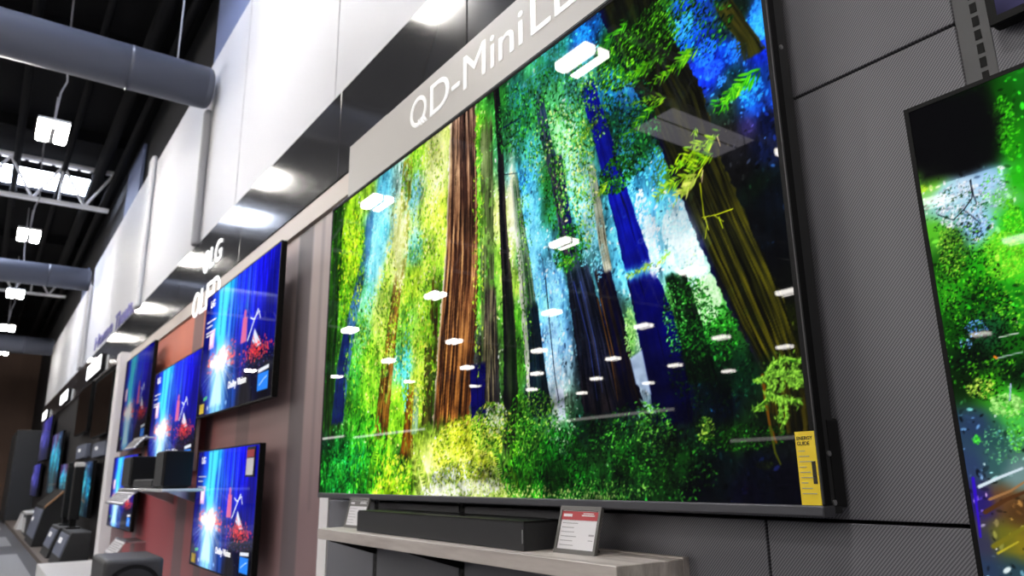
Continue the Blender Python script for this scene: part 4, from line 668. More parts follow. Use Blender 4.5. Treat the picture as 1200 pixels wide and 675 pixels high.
# carpet stripes, risers
for i, (a, b) in enumerate(((-15.9, -13.6), (-20.0, -18.4), (-12.0, -8.0))):
    tag(MB().box(a, b, -3, .60, .0, .006).build('carpet_strip', M['carpet_light']), ('pale carpet stripe on the floor beside the dark step', 'farthest pale carpet stripe across the aisle', 'nearest pale carpet stripe at the bottom left corner')[i], 'carpet')
tag(MB().box(-21.4, -8.95, .74, 1.215, 0, .06, .004).build('display_step', M['riser']), 'low brown step running under the far dark bay', 'platform')
tag(MB().box(-8.85, -3.0, .62, 1.10, 0, .14, .006).build('display_plinth', M['white_top']), 'low white plinth under the red backdrop bay', 'platform')

# ------------------------------------------------------------------ roof: ducts, trusses, pipes, skylights, lamps
def duct(x, zc, r, label):
    e = empty('air_duct', (x, .9, zc), label, 'duct')
    b = MB(); b.cyl((x, 1.11, zc), (x, -13, zc), r, 40); o = b.build('duct_body', M['duct'], e, smooth=True)
    b = MB()
    prof = [(1.0, 0), (.985, .02), (.93, .04), (.8, .052)]
    for (a, da), (c, dc) in zip(prof[:-1], prof[1:]): b.cyl((x, 1.11 + da, zc), (x, 1.11 + dc, zc), r * a, 40, r * c, caps=False)
    b.cyl((x, 1.155, zc), (x, 1.163, zc), r * .8, 40); b.build('end_cap', M['duct'], e, smooth=True)
    for y in ((.89, -.9, -3.2, -6, -9) if x > -10 else (-3.2, -6, -9)):
        MB().cyl((x, y, zc + r * .98), (x, y, 5.9), .006, 6).build('hanger_wire', M['wire'], e)
    for y in (.55, -1.6, -4.0, -7.0, -10.0):
        b = MB(); b.cyl((x, y, zc), (x, y + .03, zc), r * 1.012, 40); b.build('band', M['duct'], e, smooth=True)
    return e
duct(-5.81, 4.00, .17, 'nearest round grey duct ending against the white wall')
duct(-13.76, 4.18, .185, 'middle round grey duct below the far roof truss')
duct(-20.7, 4.08, .21, 'farthest round grey duct above the brown end wall')

def truss(x, label, zb=5.08, zt=5.72):
    e = empty('roof_truss', (x, 0, zb), label, 'truss')
    y0, y1 = -14, 1.2
    MB().box(x - .05, x + .05, y0, y1, zb, zb + .05, .004, 1).build('bottom_chord', M['steel'], e)
    MB().box(x - .05, x + .05, y0, y1, zt, zt + .05, .004, 1).build('top_chord', M['steel'], e)
    n = 44; st = (y1 - y0) / n
    for i in range(n):
        ya = y1 - i * st; yb = ya - st
        z = (zb + .03, zt) if i % 2 else (zt, zb + .03)
        MB().cyl((x, ya, z[0]), (x, yb, z[1]), .02, 8).build('web_bar', M['steel'], e)
        if i % 4 == 1: MB().cyl((x, yb, zb + .03), (x, yb, zt), .018, 8).build('web_post', M['steel'], e)
    return e
truss(-12.75, 'nearer white lattice roof truss under the long skylight')
truss(-19.6, 'farther white lattice roof truss behind the middle duct')
truss(-5.2, 'white lattice roof truss above the big television aisle')

for i, (y, z, r, lab) in enumerate(((1.20, 5.55, .05, 'dark pipe close to the upper wall'), (.98, 5.6, .085, 'thick dark pipe second from the upper wall'), (.52, 5.66, .04, 'thin dark pipe crossing above the nearest duct'), (-.1, 5.68, .05, 'dark pipe running over the hanging lamps'), (-2.6, 5.6, .08, 'dark pipe above the middle of the store'))):
    tag(MB().cyl((-30, y, z), (5.5, y, z), r, 16).build('roof_pipe', M['pipe'], smooth=True), lab, 'pipe')
for i in range(12):
    x = -29 + i * 2.9
    if min(abs(x + 12.75), abs(x + 19.6), abs(x + 5.2)) < .5: x += .9
    tag(MB().box(x - .03, x + .03, -25, 1.3, 5.72, 5.9).build('roof_joist', M['pipe']), 'black joist under the roof deck', 'joist', 'joists under the black roof deck')

def skylight(x0, x1, y0, y1, label, m='skylight'):
    e = empty('skylight', ((x0 + x1) / 2, (y0 + y1) / 2, 5.86), label, 'skylight')
    b = MB(); t = .05
    b.box(x0 - t, x1 + t, y0 - t, y0, 5.77, 5.87).box(x0 - t, x1 + t, y1, y1 + t, 5.77, 5.87).box(x0 - t, x0, y0, y1, 5.77, 5.87).box(x1, x1 + t, y0, y1, 5.77, 5.87)
    b.build('curb', M['pipe'], e)
    n = max(1, round((y1 - y0) / 1.3)); st = (y1 - y0) / n
    for k in range(n): MB().box(x0, x1, y0 + k * st + .012, y0 + (k + 1) * st - .012, 5.825, 5.84).build('pane', M[m], e)
    b = MB()
    for k in range(1, n): b.box(x0, x1, y0 + k * st - .012, y0 + k * st + .012, 5.80, 5.85)
    b.box((x0 + x1) / 2 - .006, (x0 + x1) / 2 + .006, y0, y1, 5.81, 5.83)
    b.build('glazing_bars', M['pipe'], e)
    return e
skylight(-14.3, -13.3, -1.6, 1.02, 'long bright skylight beyond the nearest hanging lamp')
M['skylight_far'] = mat('lit_skylight_soft', (240, 240, 245), .5, emit=(232, 226, 240), estr=7.0)
skylight(-6.95, -6.05, -6.8, -4.9, 'skylight over the aisle mirrored in the large screen', 'skylight_far')
skylight(-5.55, -4.75, -.9, .9, 'added unseen skylight brightening the nearest duct from above')  # added out of view to brighten the top of the nearest duct
# row of small lit slots in a dark beam in front of the skylight
e = empty('slotted_beam', (-13.0, 0, 5.78), 'row of small bright openings along the near edge of the long skylight', 'beam')
MB().box(-13.06, -12.98, -1.6, 1.15, 5.74, 5.88).build('beam_web', M['pipe'], e)
b = MB()
for k in range(15): b.box(-12.981, -12.974, -1.55 + k * .178, -1.55 + k * .178 + .12, 5.775, 5.845)
b.build('openings', M['slot_light'], e)

def lamp(x, y, z=4.2):
    e = empty('high_bay_lamp', (x, y, z))
    MB().box(x - .20, x + .20, y - .135, y + .135, z + .055, z + .085, .006).box(x - .18, x + .18, y - .022, y + .022, z - .02, z + .055, .004).build('housing', M['lamp_body'], e)
    for s in (-1, 1):
        yc = y + s * .076
        MB().prism([(yc - .052, z + .054), (yc - .052, z + .0), (yc - .036, z - .014), (yc + .036, z - .014), (yc + .052, z + .0), (yc + .052, z + .054)], 'x', x - .19, x + .19).build('diffuser', M['diffuser'], e)
    MB().tube([(x, y, z + .08), (x + .01, y + .02, z + .45), (x - .02, y + .06, z + .6), (x, y + .03, z + .85), (x, y, 5.88)], .008, 6).build('hanging_cord', M['wire'], e)
    MB().tube([(x - .17, y, z + .08), (x, y, z + .4)], .004, 5).tube([(x + .17, y, z + .08), (x, y, z + .4)], .004, 5).build('suspension_wires', M['wire'], e)
    return e
LX = [3.7, -.15, -4.04, -7.93, -11.74, -15.7, -19.4, -23.2]
LY = [.18, -1.4, -4.4, -7.2, -9.9, -12.65, -15.3, -17.9]
L0 = lamp(-7.93, .18); remember(L0)
tag(L0, 'largest hanging two-panel lamp, below the nearest duct', 'lamp', 'high bay lamps hanging from the roof')
for ly in LY:
    for lx in LX:
        if (lx, ly) == (-7.93, .18) or (ly == -1.4 and lx < -9): continue
        o = copy_tree(L0, (lx + 7.93, ly - .18, 0)); o['label'] = 'white two-panel lamp hanging over the store behind the photographer'
        if ly == .18 and lx == -11.74: o['label'] = 'second hanging lamp, between the two nearer ducts'
        if ly == .18 and lx == -15.7: o['label'] = 'third hanging lamp, in front of the farther truss'
        if ly == .18 and lx == -19.4: o['label'] = 'fourth hanging lamp, just above the farthest duct'
        if ly == .18 and lx == -23.2: o['label'] = 'last hanging lamp, hidden behind the farthest duct'

# ------------------------------------------------------------------ the large television
TX0, TX1, TZ0, TZ1, TY = -2.893, -.708, .830, 2.040, 1.12
tv = empty('television', ((TX0 + TX1) / 2, 1.2, TZ0), 'huge wall television showing a redwood forest', 'television')
MB().box(TX0 + .004, TX1 - .002, TY + .006, 1.176, TZ0 + .004, TZ1 - .004, .004).build('cabinet', M['tv_side'], tv)
b = MB(); e_ = .012
b.box(TX0, TX1, TY - .002, TY + .02, TZ1 - .017, TZ1, .002, 1).box(TX0, TX0 + e_, TY - .001, TY + .02, TZ0 + .018, TZ1 - e_).box(TX1 - e_, TX1, TY - .001, TY + .02, TZ0 + .018, TZ1 - e_)
b.build('bezel', M['bezel'], tv)
MB().box(TX0, TX1, TY - .004, TY + .03, TZ0, TZ0 + .0185, .003).build('chin_bar', M['chin'], tv)
MB().box(TX0, TX1, TY - .004, TY - .0015, TZ1 - .0085, TZ1 - .0065).box(TX1 - .0016, TX1 + .0006, TY - .0035, TY + .001, TZ0 + .02, TZ1).build('edge_trim', M['edge'], tv)
MB().box(TX1 - .06, TX1 - .001, 1.15, 1.192, TZ0 + .012, TZ0 + .16, .006).build('side_housing', M['black'], tv)
MB().box(-2.2, -1.4, 1.166, 1.199, 1.2, 1.7).build('wall_mount', M['black_matte'], tv)
for zc in (.852, .93, 1.69): MB().cyl((TX1 - .004, 1.15, zc), (TX1 + .0012, 1.15, zc), .0045, 12).build('screw', M['silver'], tv)
img = paint_forest(1300, 709, FOREST)
o = link('screen', picture_mesh('screen', img, -2.881 - tv.location.x, -.720 - tv.location.x, .848 - TZ0, 2.027 - TZ0, TY - 1.2), M['forest_screen'], tv)
tag(o, 'lit screen with tall redwoods and green ferns')
# yellow energy label at the lower right of the screen
st = MB().box(-.7465, -.7105, TY - .0035, TY - .002, .8485, .9665).build('energy_label', M['yellow'], tv)
text('lettering', 'ENERGY\nGUIDE', -.7435, -.7145, .944, .9585, TY - .0036, .0004, M['black_ink'], st, .01)
b = MB().box(-.7205, -.7135, TY - .0042, TY - .0034, .882, .918)
b.build('bar_chart', M['black_ink'], st)
b = MB()
for k in range(9): b.box(-.7425, -.7425 + (.012 + .007 * ((k * 7) % 3)), TY - .0042, TY - .0034, .934 - k * .0085, .9352 - k * .0085)
b.build('small_print', M['ink'], st)

# header panel with lettering above it
h = empty('header_panel', (-1.2, 1.19, 2.06), 'light grey header board reading QD-Mini LED above the huge television', 'sign')
MB().box(-2.487, 2.0, 1.170, 1.1845, 2.060, 2.327, .002).build('board', M['header'], h)
MB().box(-2.86, -2.4885, 1.172, 1.1845, 2.060, 2.332, .002).build('end_board', M['header'], h)
# the Q: a ring with three parallel slashes across its tail
def ring(b, cx, cz, rx, rz, t, y0, y1, n=40, a0=0, a1=6.28319):
    vs = []
    for k in range(n + 1):
        a = a0 + (a1 - a0) * k / n
        vs.append([b.bm.verts.new((cx + (rx - q) * math.cos(a), y, cz + (rz - q) * math.sin(a))) for y, q in ((y0, 0), (y0, t), (y1, t), (y1, 0))])
    for k in range(n):
        for j in range(4): b.bm.faces.new((vs[k][j], vs[k][(j + 1) % 4], vs[k + 1][(j + 1) % 4], vs[k + 1][j]))
    if a1 - a0 < 6.28:
        b.bm.faces.new(vs[0]); b.bm.faces.new(vs[-1][::-1])
b = MB(); ring(b, -2.213, 2.222, .062, .060, .015, 1.168, 1.171, a0=-1.15, a1=4.9)
for k in range(3):
    x = -2.216 + k * .019; b.prism([(x, 2.186), (x + .012, 2.186), (x + .034, 2.158), (x + .022, 2.158)], 'y', 1.168, 1.171)
b.build('letter', M['letter'], h)
text('letters', 'D-Mini', -2.122, -1.555, 2.160, 2.282, 1.1705, .0025, M['letter'], h, .0)
text('letters', 'LED', -1.515, -1.145, 2.160, 2.282, 1.1705, .0025, M['letter'], h, .0)

# ------------------------------------------------------------------ shelf, soundbar, price tags
sh = empty('wall_shelf', (-1.82, 1.2, .70), 'grey-washed wooden shelf below the huge television', 'shelf')
MB().box(-2.574, -1.072, 1.0, 1.182, .7005, .735, .0015, 1).build('board', M['shelf'], sh)
MB().box(-2.574, -1.072, 1.182, 1.2, .7005, .738, .001, 1).build('rear_strip', M['shelf'], sh)
for x in (-2.53, -1.946):
    MB().prism([(1.2, .70), (1.03, .70), (1.03, .692), (1.2, .64)], 'x', x - .004, x + .004).build('bracket', M['black'], sh)
sb = empty('soundbar', (-1.86, 1.09, .735), 'long black soundbar on the grey wooden shelf', 'soundbar')
pr = [(-2.325, 1.036), (-1.412, 1.036), (-1.412, 1.155), (-2.325, 1.155)]
MB().prism(pr, 'z', .7365, .796).build('grille_body', M['speaker'], sb)
MB().prism([(-2.323, 1.038), (-1.414, 1.038), (-1.414, 1.153), (-2.323, 1.153)], 'z', .796, .8005).build('top_plate', M['black'], sb)
MB().box(-2.02, -1.72, 1.07, 1.10, .8005, .8015).build('control_strip', mat('gloss_black', (14, 14, 16), .08), sb)
MB().prism([(-1.4185, 1.0352), (-1.4145, 1.0352), (-1.4145, 1.0365), (-1.4185, 1.0365)], 'z', .752, .782).build('badge', M['silver'], sb)
for x in (-2.2, -1.5): MB().box(x - .03, x + .03, 1.05, 1.14, .735, .7366).build('foot', M['black'], sb)

def price_tag(name, x0, y0, w, hgt, lean, rz, label, red):
    """a framed price card standing on a small foot, leaning back"""
    e = empty(name, (x0, y0, .735), label, 'price tag', 'price tags on the shelf', rz=rz)
    def part(n, m, *boxes):
        b = MB()
        for q in boxes: b.box(*q)
        b.rot((0, 0, 0), 'X', -lean)
        me = bpy.data.meshes.new(n); bmesh.ops.recalc_face_normals(b.bm, faces=b.bm.faces); b.bm.to_mesh(me); b.bm.free()
        return link(n, me, m, e)
    c = .007
    part('frame', M['tag_frame'], (0, w, 0, .008, .0, c * 1.4), (0, w, 0, .008, hgt - c * 1.3, hgt), (0, c, 0, .008, c * 1.4, hgt - c * 1.3), (w - c, w, 0, .008, c * 1.4, hgt - c * 1.3))
    card = part('card', M['paper'], (c, w - c, .003, .007, c * 1.4, hgt - c * 1.3))
    part('heading', M['red'] if red else M['tag_frame'], (c, w - c, .0022, .0031, hgt - .030, hgt - c * 1.3 - .002))
    rb = random.Random(4); rows = []
    for k in range(6):
        z = c * 1.4 + .008 + k * .0095
        rows.append((c + .006, c + .006 + (w * .28 + rb.random() * w * .25), .0024, .0031, z, z + .0016))
    rows.append((w - c - .022, w - c - .006, .0024, .0031, .04, .044)); rows.append((w - c - .022, w - c - .008, .0024, .0031, .030, .0315))
    part('print', M['ink'], *rows)
    part('price', M['paper'], (c + .006, c + .034, .0018, .0024, hgt - .023, hgt - .017), (w * .55, w - c - .012, .0018, .0024, hgt - .021, hgt - .0185), (w * .58, w - c - .015, .0018, .0024, hgt - .0165, hgt - .0145))
    b = MB(); b.prism([(.014, .0), (.062, .0), (.062, .004), (.028, .04)], 'x', w * .35, w * .65)
    me = bpy.data.meshes.new('foot'); bmesh.ops.recalc_face_normals(b.bm, faces=b.bm.faces); b.bm.to_mesh(me); b.bm.free()
    link('foot', me, M['tag_frame'], e)
    return e
price_tag('price_tag', -1.362, 1.080, .132, .103, .28, math.radians(2), 'price card with a red heading on the shelf, right of the soundbar', True)
price_tag('price_tag', -2.585 + .035, 1.085, .15, .104, .22, math.radians(2), 'price card with a grey heading on the shelf, behind the left end of the soundbar', False)

# ------------------------------------------------------------------ television at the right edge and the one above it
def make_tv(label, x0, x1, z0, z1, y, me, m, name='television', edge=None, group=None, bez=.008, wall=1.2, depth=.045):
    e = empty(name, ((x0 + x1) / 2, wall, z0), label, 'television', group)
    MB().box(x0, x1, y + .004, y + depth, z0, z1, .004, 1).build('cabinet', edge or M['bezel'], e)
    b = MB(); b.box(x0, x1, y - .001, y + .006, z1 - bez, z1).box(x0, x1, y - .001, y + .006, z0, z0 + bez).box(x0, x0 + bez, y - .001, y + .006, z0 + bez, z1 - bez).box(x1 - bez, x1, y - .001, y + .006, z0 + bez, z1 - bez)
    b.build('bezel', M['bezel'], e)
    if y + depth < wall - .006:
        cx, cz = (x0 + x1) / 2, (z0 + z1) / 2
        MB().box(cx - .22, cx + .22, y + depth, wall - .001, cz - .12, cz + .12).build('wall_mount', M['black_matte'], e)
    if me is None:
        MB().box(x0 + bez, x1 - bez, y, y + .003, z0 + bez, z1 - bez).build('screen', m, e)
    else:
        o = link('screen', me, None, e); o.scale = (x1 - x0 - 2 * bez, 1, z1 - z0 - 2 * bez); o.location = (0, y - wall, bez)
        if not me.materials: me.materials.append(m)
        elif me.materials[0] is not m:
            o.material_slots[0].link = 'OBJECT'; o.material_slots[0].material = m
    return e
def unit_picture(name, img): return picture_mesh(name, img, -.5, .5, 0, 1, 0)

stream_reflect_me = unit_picture('stream_reflect_picture', paint_stream_reflect(900, 506, STREAM_REFLECT))
make_tv('television cut by the right edge showing a leafy stream with a painted-in grey-blue reflection', -.509, .91, .655, 1.469, 1.155, stream_reflect_me, M['stream_reflect_screen'], depth=.04, bez=.007)
violet_me = unit_picture('violet_picture', paint_violet(220, 124))
make_tv('television above the one at the right edge, only its lower corner seen', -.371, .85, 1.552, 2.04, 1.165, violet_me, M['violet_screen'], depth=.03, bez=.012)

# ------------------------------------------------------------------ the red bay: five blue televisions
city_me = unit_picture('city_picture', paint_concert(520, 292))
G = 'blue televisions on the red backdrop'
def badge_tv(label, x0, x1, z0, z1, y, m=None, words=True, edge=None):
    e = make_tv(label, x0, x1, z0, z1, y, city_me, m or M['city_screen'], edge=edge, group=G, wall=1.2, depth=.03)
    W, H = x1 - x0, z1 - z0
    X = lambda u: x0 + u * W
    Z = lambda v: z1 - v * H
    if words:
        text('logo', 'LG', X(.085), X(.15), Z(.12), Z(.06), y - .0012, .0006, M['lit_letter'], e, .02)
        b = MB()
        for k, (v, wd) in enumerate(((.23, .14), (.27, .09), (.32, .15), (.345, .12))): b.box(X(.045), X(.045 + wd), y - .0018, y - .0010, Z(v + .009), Z(v))
        b.build('caption_lines', M['letter'], e)
        text('caption', 'Dolby Vision', X(.47), X(.70), Z(.865), Z(.80), y - .0012, .0006, M['lit_letter'], e, .015)
        MB().box(X(.045), X(.115), y - .0022, y - .0010, Z(.975), Z(.90)).build('energy_label', M['yellow'], e)
    return e
badge_tv('upper right blue television, its corner nearest the forest screen', -4.97, -3.50, 1.280, 2.062, 1.10)
badge_tv('middle blue television behind the shelf of small black speakers', -6.52, -4.98, .96, 1.742, 1.10, edge=M['silver'])
badge_tv('upper far blue television beside the slim white upright', -8.15, -6.72, 1.18, 2.06, 1.10, M['city_screen_dim'], False)
tvd = badge_tv('lowest blue television with a price card at its top corner', -4.82, -3.62, .43, 1.074, 1.10)
badge_tv('lower far blue television above the small clear price holder', -8.22, -6.92, .50, 1.13, 1.10, None, False)
c = empty('price_card', (-3.70, 1.098, .93), 'small price card clipped to the top corner of the lowest blue television', 'price tag')
MB().box(-3.80, -3.665, 1.092, 1.0975, .915, 1.06).build('card_frame', M['black'], c)
MB().box(-3.79, -3.675, 1.0905, 1.0925, .925, 1.005).build('card', M['paper'], c)
MB().box(-3.79, -3.675, 1.0905, 1.0925, 1.01, 1.045).build('heading', M['red'], c)

# lettering on the band and rail
l = empty('brand_sign', (-5.3, 1.185, 2.36), 'white LG emblem and letters on the glossy black band', 'sign')
b = MB(); b.cyl((-5.48, 1.184, 2.452), (-5.48, 1.179, 2.452), .085, 36); b.build('emblem_disc', M['lit_letter'], l)
b = MB(); ring(b, -5.48, 2.452, .062, .062, .012, 1.1775, 1.1785, a0=.2, a1=5.2); b.box(-5.486, -5.474, 1.1775, 1.1785, 2.42, 2.475); b.build('emblem_face', mat('emblem_grey', (150, 150, 155), .5), l)
text('letters', 'LG', -5.37, -5.06, 2.37, 2.53, 1.183, .004, M['lit_letter'], l, .01)
l = empty('letter_sign', (-5.4, 1.17, 2.06), 'thick white standing letters on the beige rail, half hidden by a blue television', 'sign')
for ch, a, b_ in (('O', -5.80, -5.59), ('L', -5.565, -5.42), ('E', -5.395, -5.24), ('D', -5.215, -5.04)):
    text('letter', ch, a, b_, 2.075, 2.265, 1.187, .006, M['lit_letter'], l, .006)
l = empty('wall_lettering', (-10.4, 1.2, 2.8), 'faint violet lettering low on the white wall above the band', 'sign')
text('letters', 'Home', -12.2, -10.45, 2.76, 2.95, 1.203, .01, M['blue_letter'], l, .01)
text('letters', 'Theater', -10.25, -8.75, 2.72, 2.93, 1.203, .01, M['blue_letter'], l, .01)
for i, (x0, x1, z0, z1, lab) in enumerate(((-12.2, -10.75, 2.30, 2.53, 'large glowing white sign on the band above the dark bay'), (-16.2, -14.9, 2.28, 2.5, 'second glowing white sign on the band, further down the dark bay'), (-20.6, -19.4, 2.28, 2.5, 'farthest small glowing white sign on the band'))):
    s_ = empty('lit_sign', ((x0 + x1) / 2, 1.185, z0), lab, 'sign', 'glowing white signs on the band')
    MB().box(x0, x1, 1.15, 1.184, z0, z1, .02).build('sign_box', M['black_matte'], s_)
    MB().box(x0 + .02, x1 - .02, 1.142, 1.151, z0 + .02, z1 - .02).build('sign_face', M['lit_sign'], s_)

# subwoofer on the plinth
sw = empty('subwoofer', (-4.75, .76, .14), 'dark grey subwoofer with a round grille on the white plinth', 'speaker')
MB().box(-5.0, -4.52, .615, .905, .155, .504, .022, 3).build('cabinet', M['speaker_light'], sw)
b = MB(); b.cyl((-4.521, .762, .335), (-4.512, .762, .335), .140, 48); b.build('driver_rim', M['black'], sw, smooth=False)
b = MB(); b.cyl((-4.513, .762, .335), (-4.506, .762, .335), .128, 48, .07); b.build('driver_cone', M['speaker'], sw)
for x in (-4.95, -4.57):
    for y in (.65, .87): MB().cyl((x, y, .14), (x, y, .156), .018, 14).build('foot', M['black'], sw)

# shelf with receiver and two cube speakers in front of the middle blue television
s1 = empty('glass_shelf', (-5.4, 1.2, .85), 'thin pale shelf below the middle blue television', 'shelf')
MB().box(-6.05, -4.55, .86, 1.085, .842, .858, .003, 1).build('board', M['glass_tag'], s1)
for x in (-5.9, -4.93): MB().prism([(1.199, .842), (.95, .842), (1.199, .74)], 'x', x - .01, x + .01).build('bracket', M['silver'], s1)
for x0, x1, lab in ((-4.86, -4.62, 'black cube speaker at the right end of the pale shelf'), (-6.04, -5.72, 'black cube speaker at the left end of the pale shelf')):
    k = empty('cube_speaker', ((x0 + x1) / 2, .93, .858), lab, 'speaker', 'cube speakers on the pale shelf')
    MB().box(x0, x1, .875, 1.03, .868, 1.07, .008).build('cabinet', M['black'], k)
    MB().box(x0 + .012, x1 - .012, .868, .876, .878, 1.06).build('grille', M['speaker'], k)
    MB().box(x0 + .03, x1 - .03, .885, 1.02, .858, .869).build('foot', M['black_matte'], k)
r = empty('slim_speaker', (-5.3, .97, .858), 'flat black speaker box lying between the two cube speakers', 'speaker')
MB().box(-5.62, -4.96, .885, 1.09, .862, .912, .006).build('cabinet', M['speaker_light'], r)
MB().box(-5.61, -4.97, .880, .886, .867, .907).build('grille', M['speaker'], r)
MB().box(-5.55, -5.03, .90, 1.07, .858, .863).build('foot', M['black'], r)

def holder(x0, x1, y0, z0, h, lab, ya=1.199):
    """clear sloped price holder fixed to the wall on a bent arm"""
    e = empty('price_holder', ((x0 + x1) / 2, 1.2, z0), lab, 'price tag', 'clear price holders on the red backdrop')
    dy = .07
    MB().prism([(y0, z0), (y0 + dy, z0 + h), (y0 + dy + .006, z0 + h), (y0 + .006, z0)], 'x', x0, x1).build('face', M['paper'], e)
    MB().prism([(y0 - .004, z0 - .006), (y0 + .012, z0 - .006), (y0 + .012, z0 + .004), (y0 - .004, z0 + .004)], 'x', x0 - .008, x1 + .008).box(x0 - .008, x1 + .008, y0 + dy - .004, y0 + dy + .012, z0 + h - .004, z0 + h + .006).build('rails', M['silver'], e)
    MB().box(x0, x1, y0 + dy, ya, z0 + h - .012, z0 + h - .003).build('arm', M['silver'], e)
    b = MB()
    for k in range(5):
        t = .2 + k * .14; zz = z0 + h * t; yy = y0 + dy * t
        b.box(x0 + .02, x1 - .02 - .05 * (k % 2), yy - .003, yy + .001, zz, zz + .006)
    b.build('print', M['ink'], e)
    return e
holder(-5.95, -5.28, .775, .763, .075, 'wide clear price holder under the pale speaker shelf', .85)
holder(-7.25, -6.75, .98, .34, .10, 'small clear price holder under the lower far blue television')
holder(-6.75, -6.25, .96, 1.15, .085, 'clear price holder under the upper far blue television', 1.09)

# ------------------------------------------------------------------ the far dark bay
teal_me = unit_picture('teal_picture', paint_teal(200, 112))
D = 'televisions in the far dark bay'
make_tv('switched-off television nearest the slim white upright', -10.65, -9.2, 1.42, 2.12, 1.12, None, M['off_screen'], group=D, wall=1.22)
make_tv('switched-off television second from the slim white upright', -12.6, -11.15, 1.55, 2.2, 1.12, None, M['off_screen'], group=D, wall=1.22)
make_tv('teal-lit television nearest the slim white upright', -11.7, -10.0, .5, 1.15, 1.12, teal_me, M['teal_screen'], group=D, wall=1.22)
make_tv('teal-lit television further along the dark bay', -13.9, -12.1, .62, 1.18, 1.12, teal_me, M['teal_screen'], group=D, wall=1.22)
make_tv('violet television high at the far end of the dark bay', -19.6, -17.2, 1.35, 2.2, 1.12, violet_me, M['violet_screen'], group=D, wall=1.22)
make_tv('violet television low at the far end of the dark bay', -20.8, -18.6, .62, 1.3, 1.12, violet_me, M['violet_screen'], group=D, wall=1.22)
make_tv('teal-lit television above the wooden-topped stand', -16.3, -14.4, .72, 1.75, 1.12, teal_me, M['teal_screen'], group=D, wall=1.22)

def card(x0, x1, z0, z1, lab):
    e = empty('info_card', ((x0 + x1) / 2, 1.2, z0), lab, 'sign', 'grey information cards of the dark bay')
    MB().box(x0, x1, 1.16, 1.219, z0, z1, .006).build('card_back', M['lbl_blue'], e)
    MB().box(x0 + .25 * (x1 - x0), x0 + .45 * (x1 - x0), 1.157, 1.161, z0 + .5 * (z1 - z0), z0 + .72 * (z1 - z0)).build('emblem', M['letter'], e)
card(-10.6, -9.5, 1.19, 1.36, 'grey information card below the nearest switched-off television')
card(-12.4, -11.3, 1.22, 1.40, 'grey information card below the second switched-off television')

def station(x0, x1, yf, zt, lab, wood=False):
    """floor display box with a sloped label panel on its front"""
    e = empty('display_stand', ((x0 + x1) / 2, 1.0, .06), lab, 'display stand', 'black display stands on the brown step')
    MB().prism([(yf, .06), (yf + .10, zt), (1.08, zt + (.22 if wood else 0)), (1.08, .06)], 'x', x0, x1).build('box', M['black_matte'], e)
    s = .1 / (zt - .06)
    yy = lambda z: yf + (z - .06) * s
    MB().prism([(yy(.16) - .012, .16), (yy(zt - .02) - .012, zt - .02), (yy(zt - .02), zt - .02), (yy(.16), .16)], 'x', x0 + .08, x1 - .08).build('label_panel', M['lbl_blue'], e)
    b = MB(); zc = (.16 + zt) / 2
    b.prism([(yy(zc) - .016, zc), (yy(zc + .05) - .016, zc + .05), (yy(zc + .05) - .011, zc + .05), (yy(zc) - .011, zc)], 'x', x0 + .25, x0 + .5); b.build('label_emblem', M['letter'], e)
    if wood: MB().prism([(yf + .10, zt), (1.08, zt + .22), (1.08, zt + .245), (yf + .10, zt + .025)], 'x', x0 - .01, x1 - .05).build('top', M['black'], e); MB().prism([(yf + .10, zt), (1.08, zt + .22), (1.08, zt + .25), (yf + .10, zt + .03)], 'x', x1 - .05, x1 + .02).build('wooden_edge', M['wood_edge'], e)
    else: MB().box(x0, x1, yf + .10, 1.08, zt, zt + .012).build('top_plate', M['speaker_light'], e)
    return e
station(-10.0, -9.05, .80, .39, 'black display stand with a slate label nearest the white plinth')
station(-11.3, -10.35, .80, .38, 'second black display stand, behind the first')
station(-13.9, -12.3, .76, .56, 'taller black display stand with a wooden top edge', True)
for i, (x, y, z0, h, lab, zz) in enumerate(((-9.9, .98, .402, .72, 'slim black tower speaker with a pale top on the nearest stand', 1), (-10.9, 1.0, .392, .75, 'slim black tower speaker on the second stand', 0))):
    e = empty('tower_speaker', (x, y, z0), lab, 'speaker', 'tower speakers of the dark bay')
    MB().box(x - .13, x + .13, y - .07, y + .07, z0, z0 + .02, .006).build('base', M['black'], e)
    MB().box(x - .025, x + .025, y - .03, y + .03, z0 + .02, z0 + .10).build('stem', M['black'], e)
    MB().box(x - .08, x + .08, y - .05, y + .05, z0 + .09, z0 + h - .05, .012).build('cabinet', M['black'], e)
    MB().box(x - .08, x + .08, y - .05, y + .05, z0 + h - .05, z0 + h, .012).build('top_cap', M['white_top'] if zz else M['black'], e)
e = empty('bin', (-15.2, .86, .06), 'grey and white floor stand beyond the wooden-topped stand', 'display stand')
MB().box(-15.6, -14.8, .80, 1.1, .06, .40, .02).build('body', M['speaker_light'], e)
MB().box(-15.64, -14.76, .78, 1.12, .40, .44, .01).build('lid', M['white_top'], e)
MB().box(-15.5, -14.9, .79, .805, .12, .34).build('label', M['white_top'], e)
e = empty('floor_stand', (-17.4, .9, .06), 'white sloped floor stand far along the brown step', 'display stand')
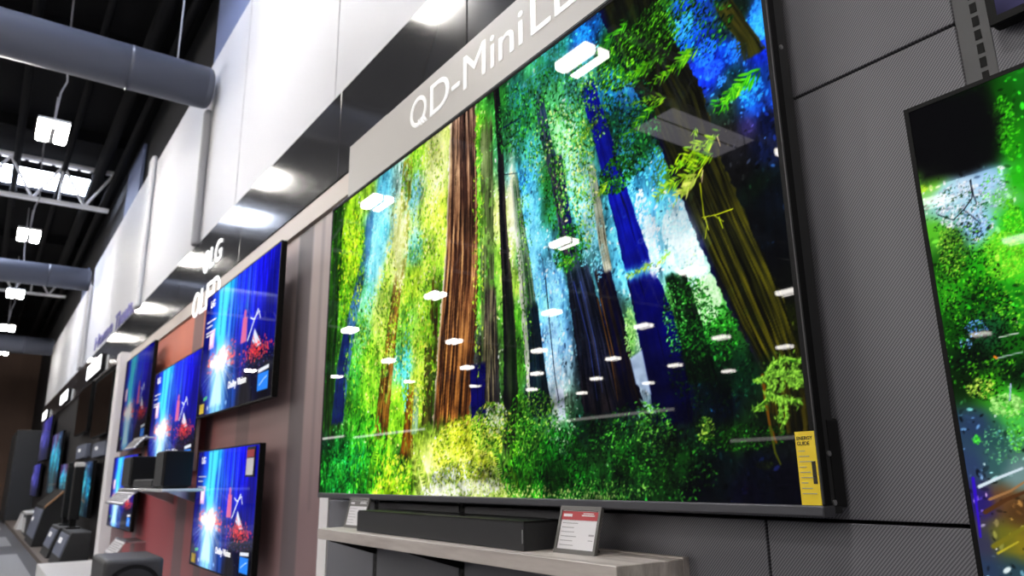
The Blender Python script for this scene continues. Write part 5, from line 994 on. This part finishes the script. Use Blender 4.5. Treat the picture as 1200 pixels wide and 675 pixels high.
MB().prism([(.78, .06), (.86, .34), (1.1, .40), (1.1, .06)], 'x', -17.8, -17.0).build('body', M['white_top'], e)
MB().prism([(.86, .345), (1.1, .405), (1.1, .425), (.86, .365)], 'x', -17.84, -16.96).build('top', M['black'], e)
e = empty('tall_partition', (-23, .9, 0), 'tall dark grey partition standing at the far end of the aisle', 'partition')
MB().box(-24.6, -21.6, .72, 1.3, 0, 2.15, .03).build('body', mat('slate_panel', (44, 46, 50), .5), e)
MB().box(-24.6, -21.6, .715, .722, 0, .12).build('kick_plate', M['black'], e)
e = empty('merchandise_table', (-27.5, .2, 0), 'pale wooden table at the far end of the aisle', 'table')
MB().box(-28.5, -26.6, -.3, .7, .82, .87, .01).build('table_top', M['wood_edge'], e)
for x in (-28.4, -26.7):
    for y in (-.22, .62): MB().box(x - .04, x + .04, y - .04, y + .04, 0, .82).build('leg', M['wood_edge'], e)

# ------------------------------------------------------------------ displays across the aisle (seen as reflections in the screens)
def gondola(x0, x1, y, zt, lab):
    e = empty('aisle_display', ((x0 + x1) / 2, y, 0), lab, 'display stand', 'displays across the aisle')
    MB().box(x0, x1, y - .5, y + .0, 0, .12).build('base', M['black_matte'], e)
    MB().box(x0, x1, y - .28, y - .22, .12, zt, .004).build('back_panel', M['dark_wall'], e)
    for z in (.5, .9): MB().box(x0, x1, y - .5, y - .22, z, z + .03).build('shelf', M['speaker_light'], e)
    MB().box(x0, x1, y - .3, y + .02, zt, zt + .05).build('header', M['black'], e)
    MB().box(x0 + .03, x1 - .03, y + .02, y + .03, zt + .004, zt + .046).build('light_strip', mat('strip_light', (255, 255, 255), .5, emit=(255, 252, 245), estr=9.0), e)
    return e
gondola(-10.1, -7.4, -6.0, 1.80, 'dark display with a light strip across the aisle')
gondola(-6.5, -4.6, -6.0, 1.30, 'low dark display with a light strip across the aisle')
gondola(-18.9, -14.9, -6.0, 1.95, 'long dark display with a light strip far across the aisle')
gondola(-22.4, -19.5, -6.0, 2.02, 'farthest dark display with a light strip across the aisle')
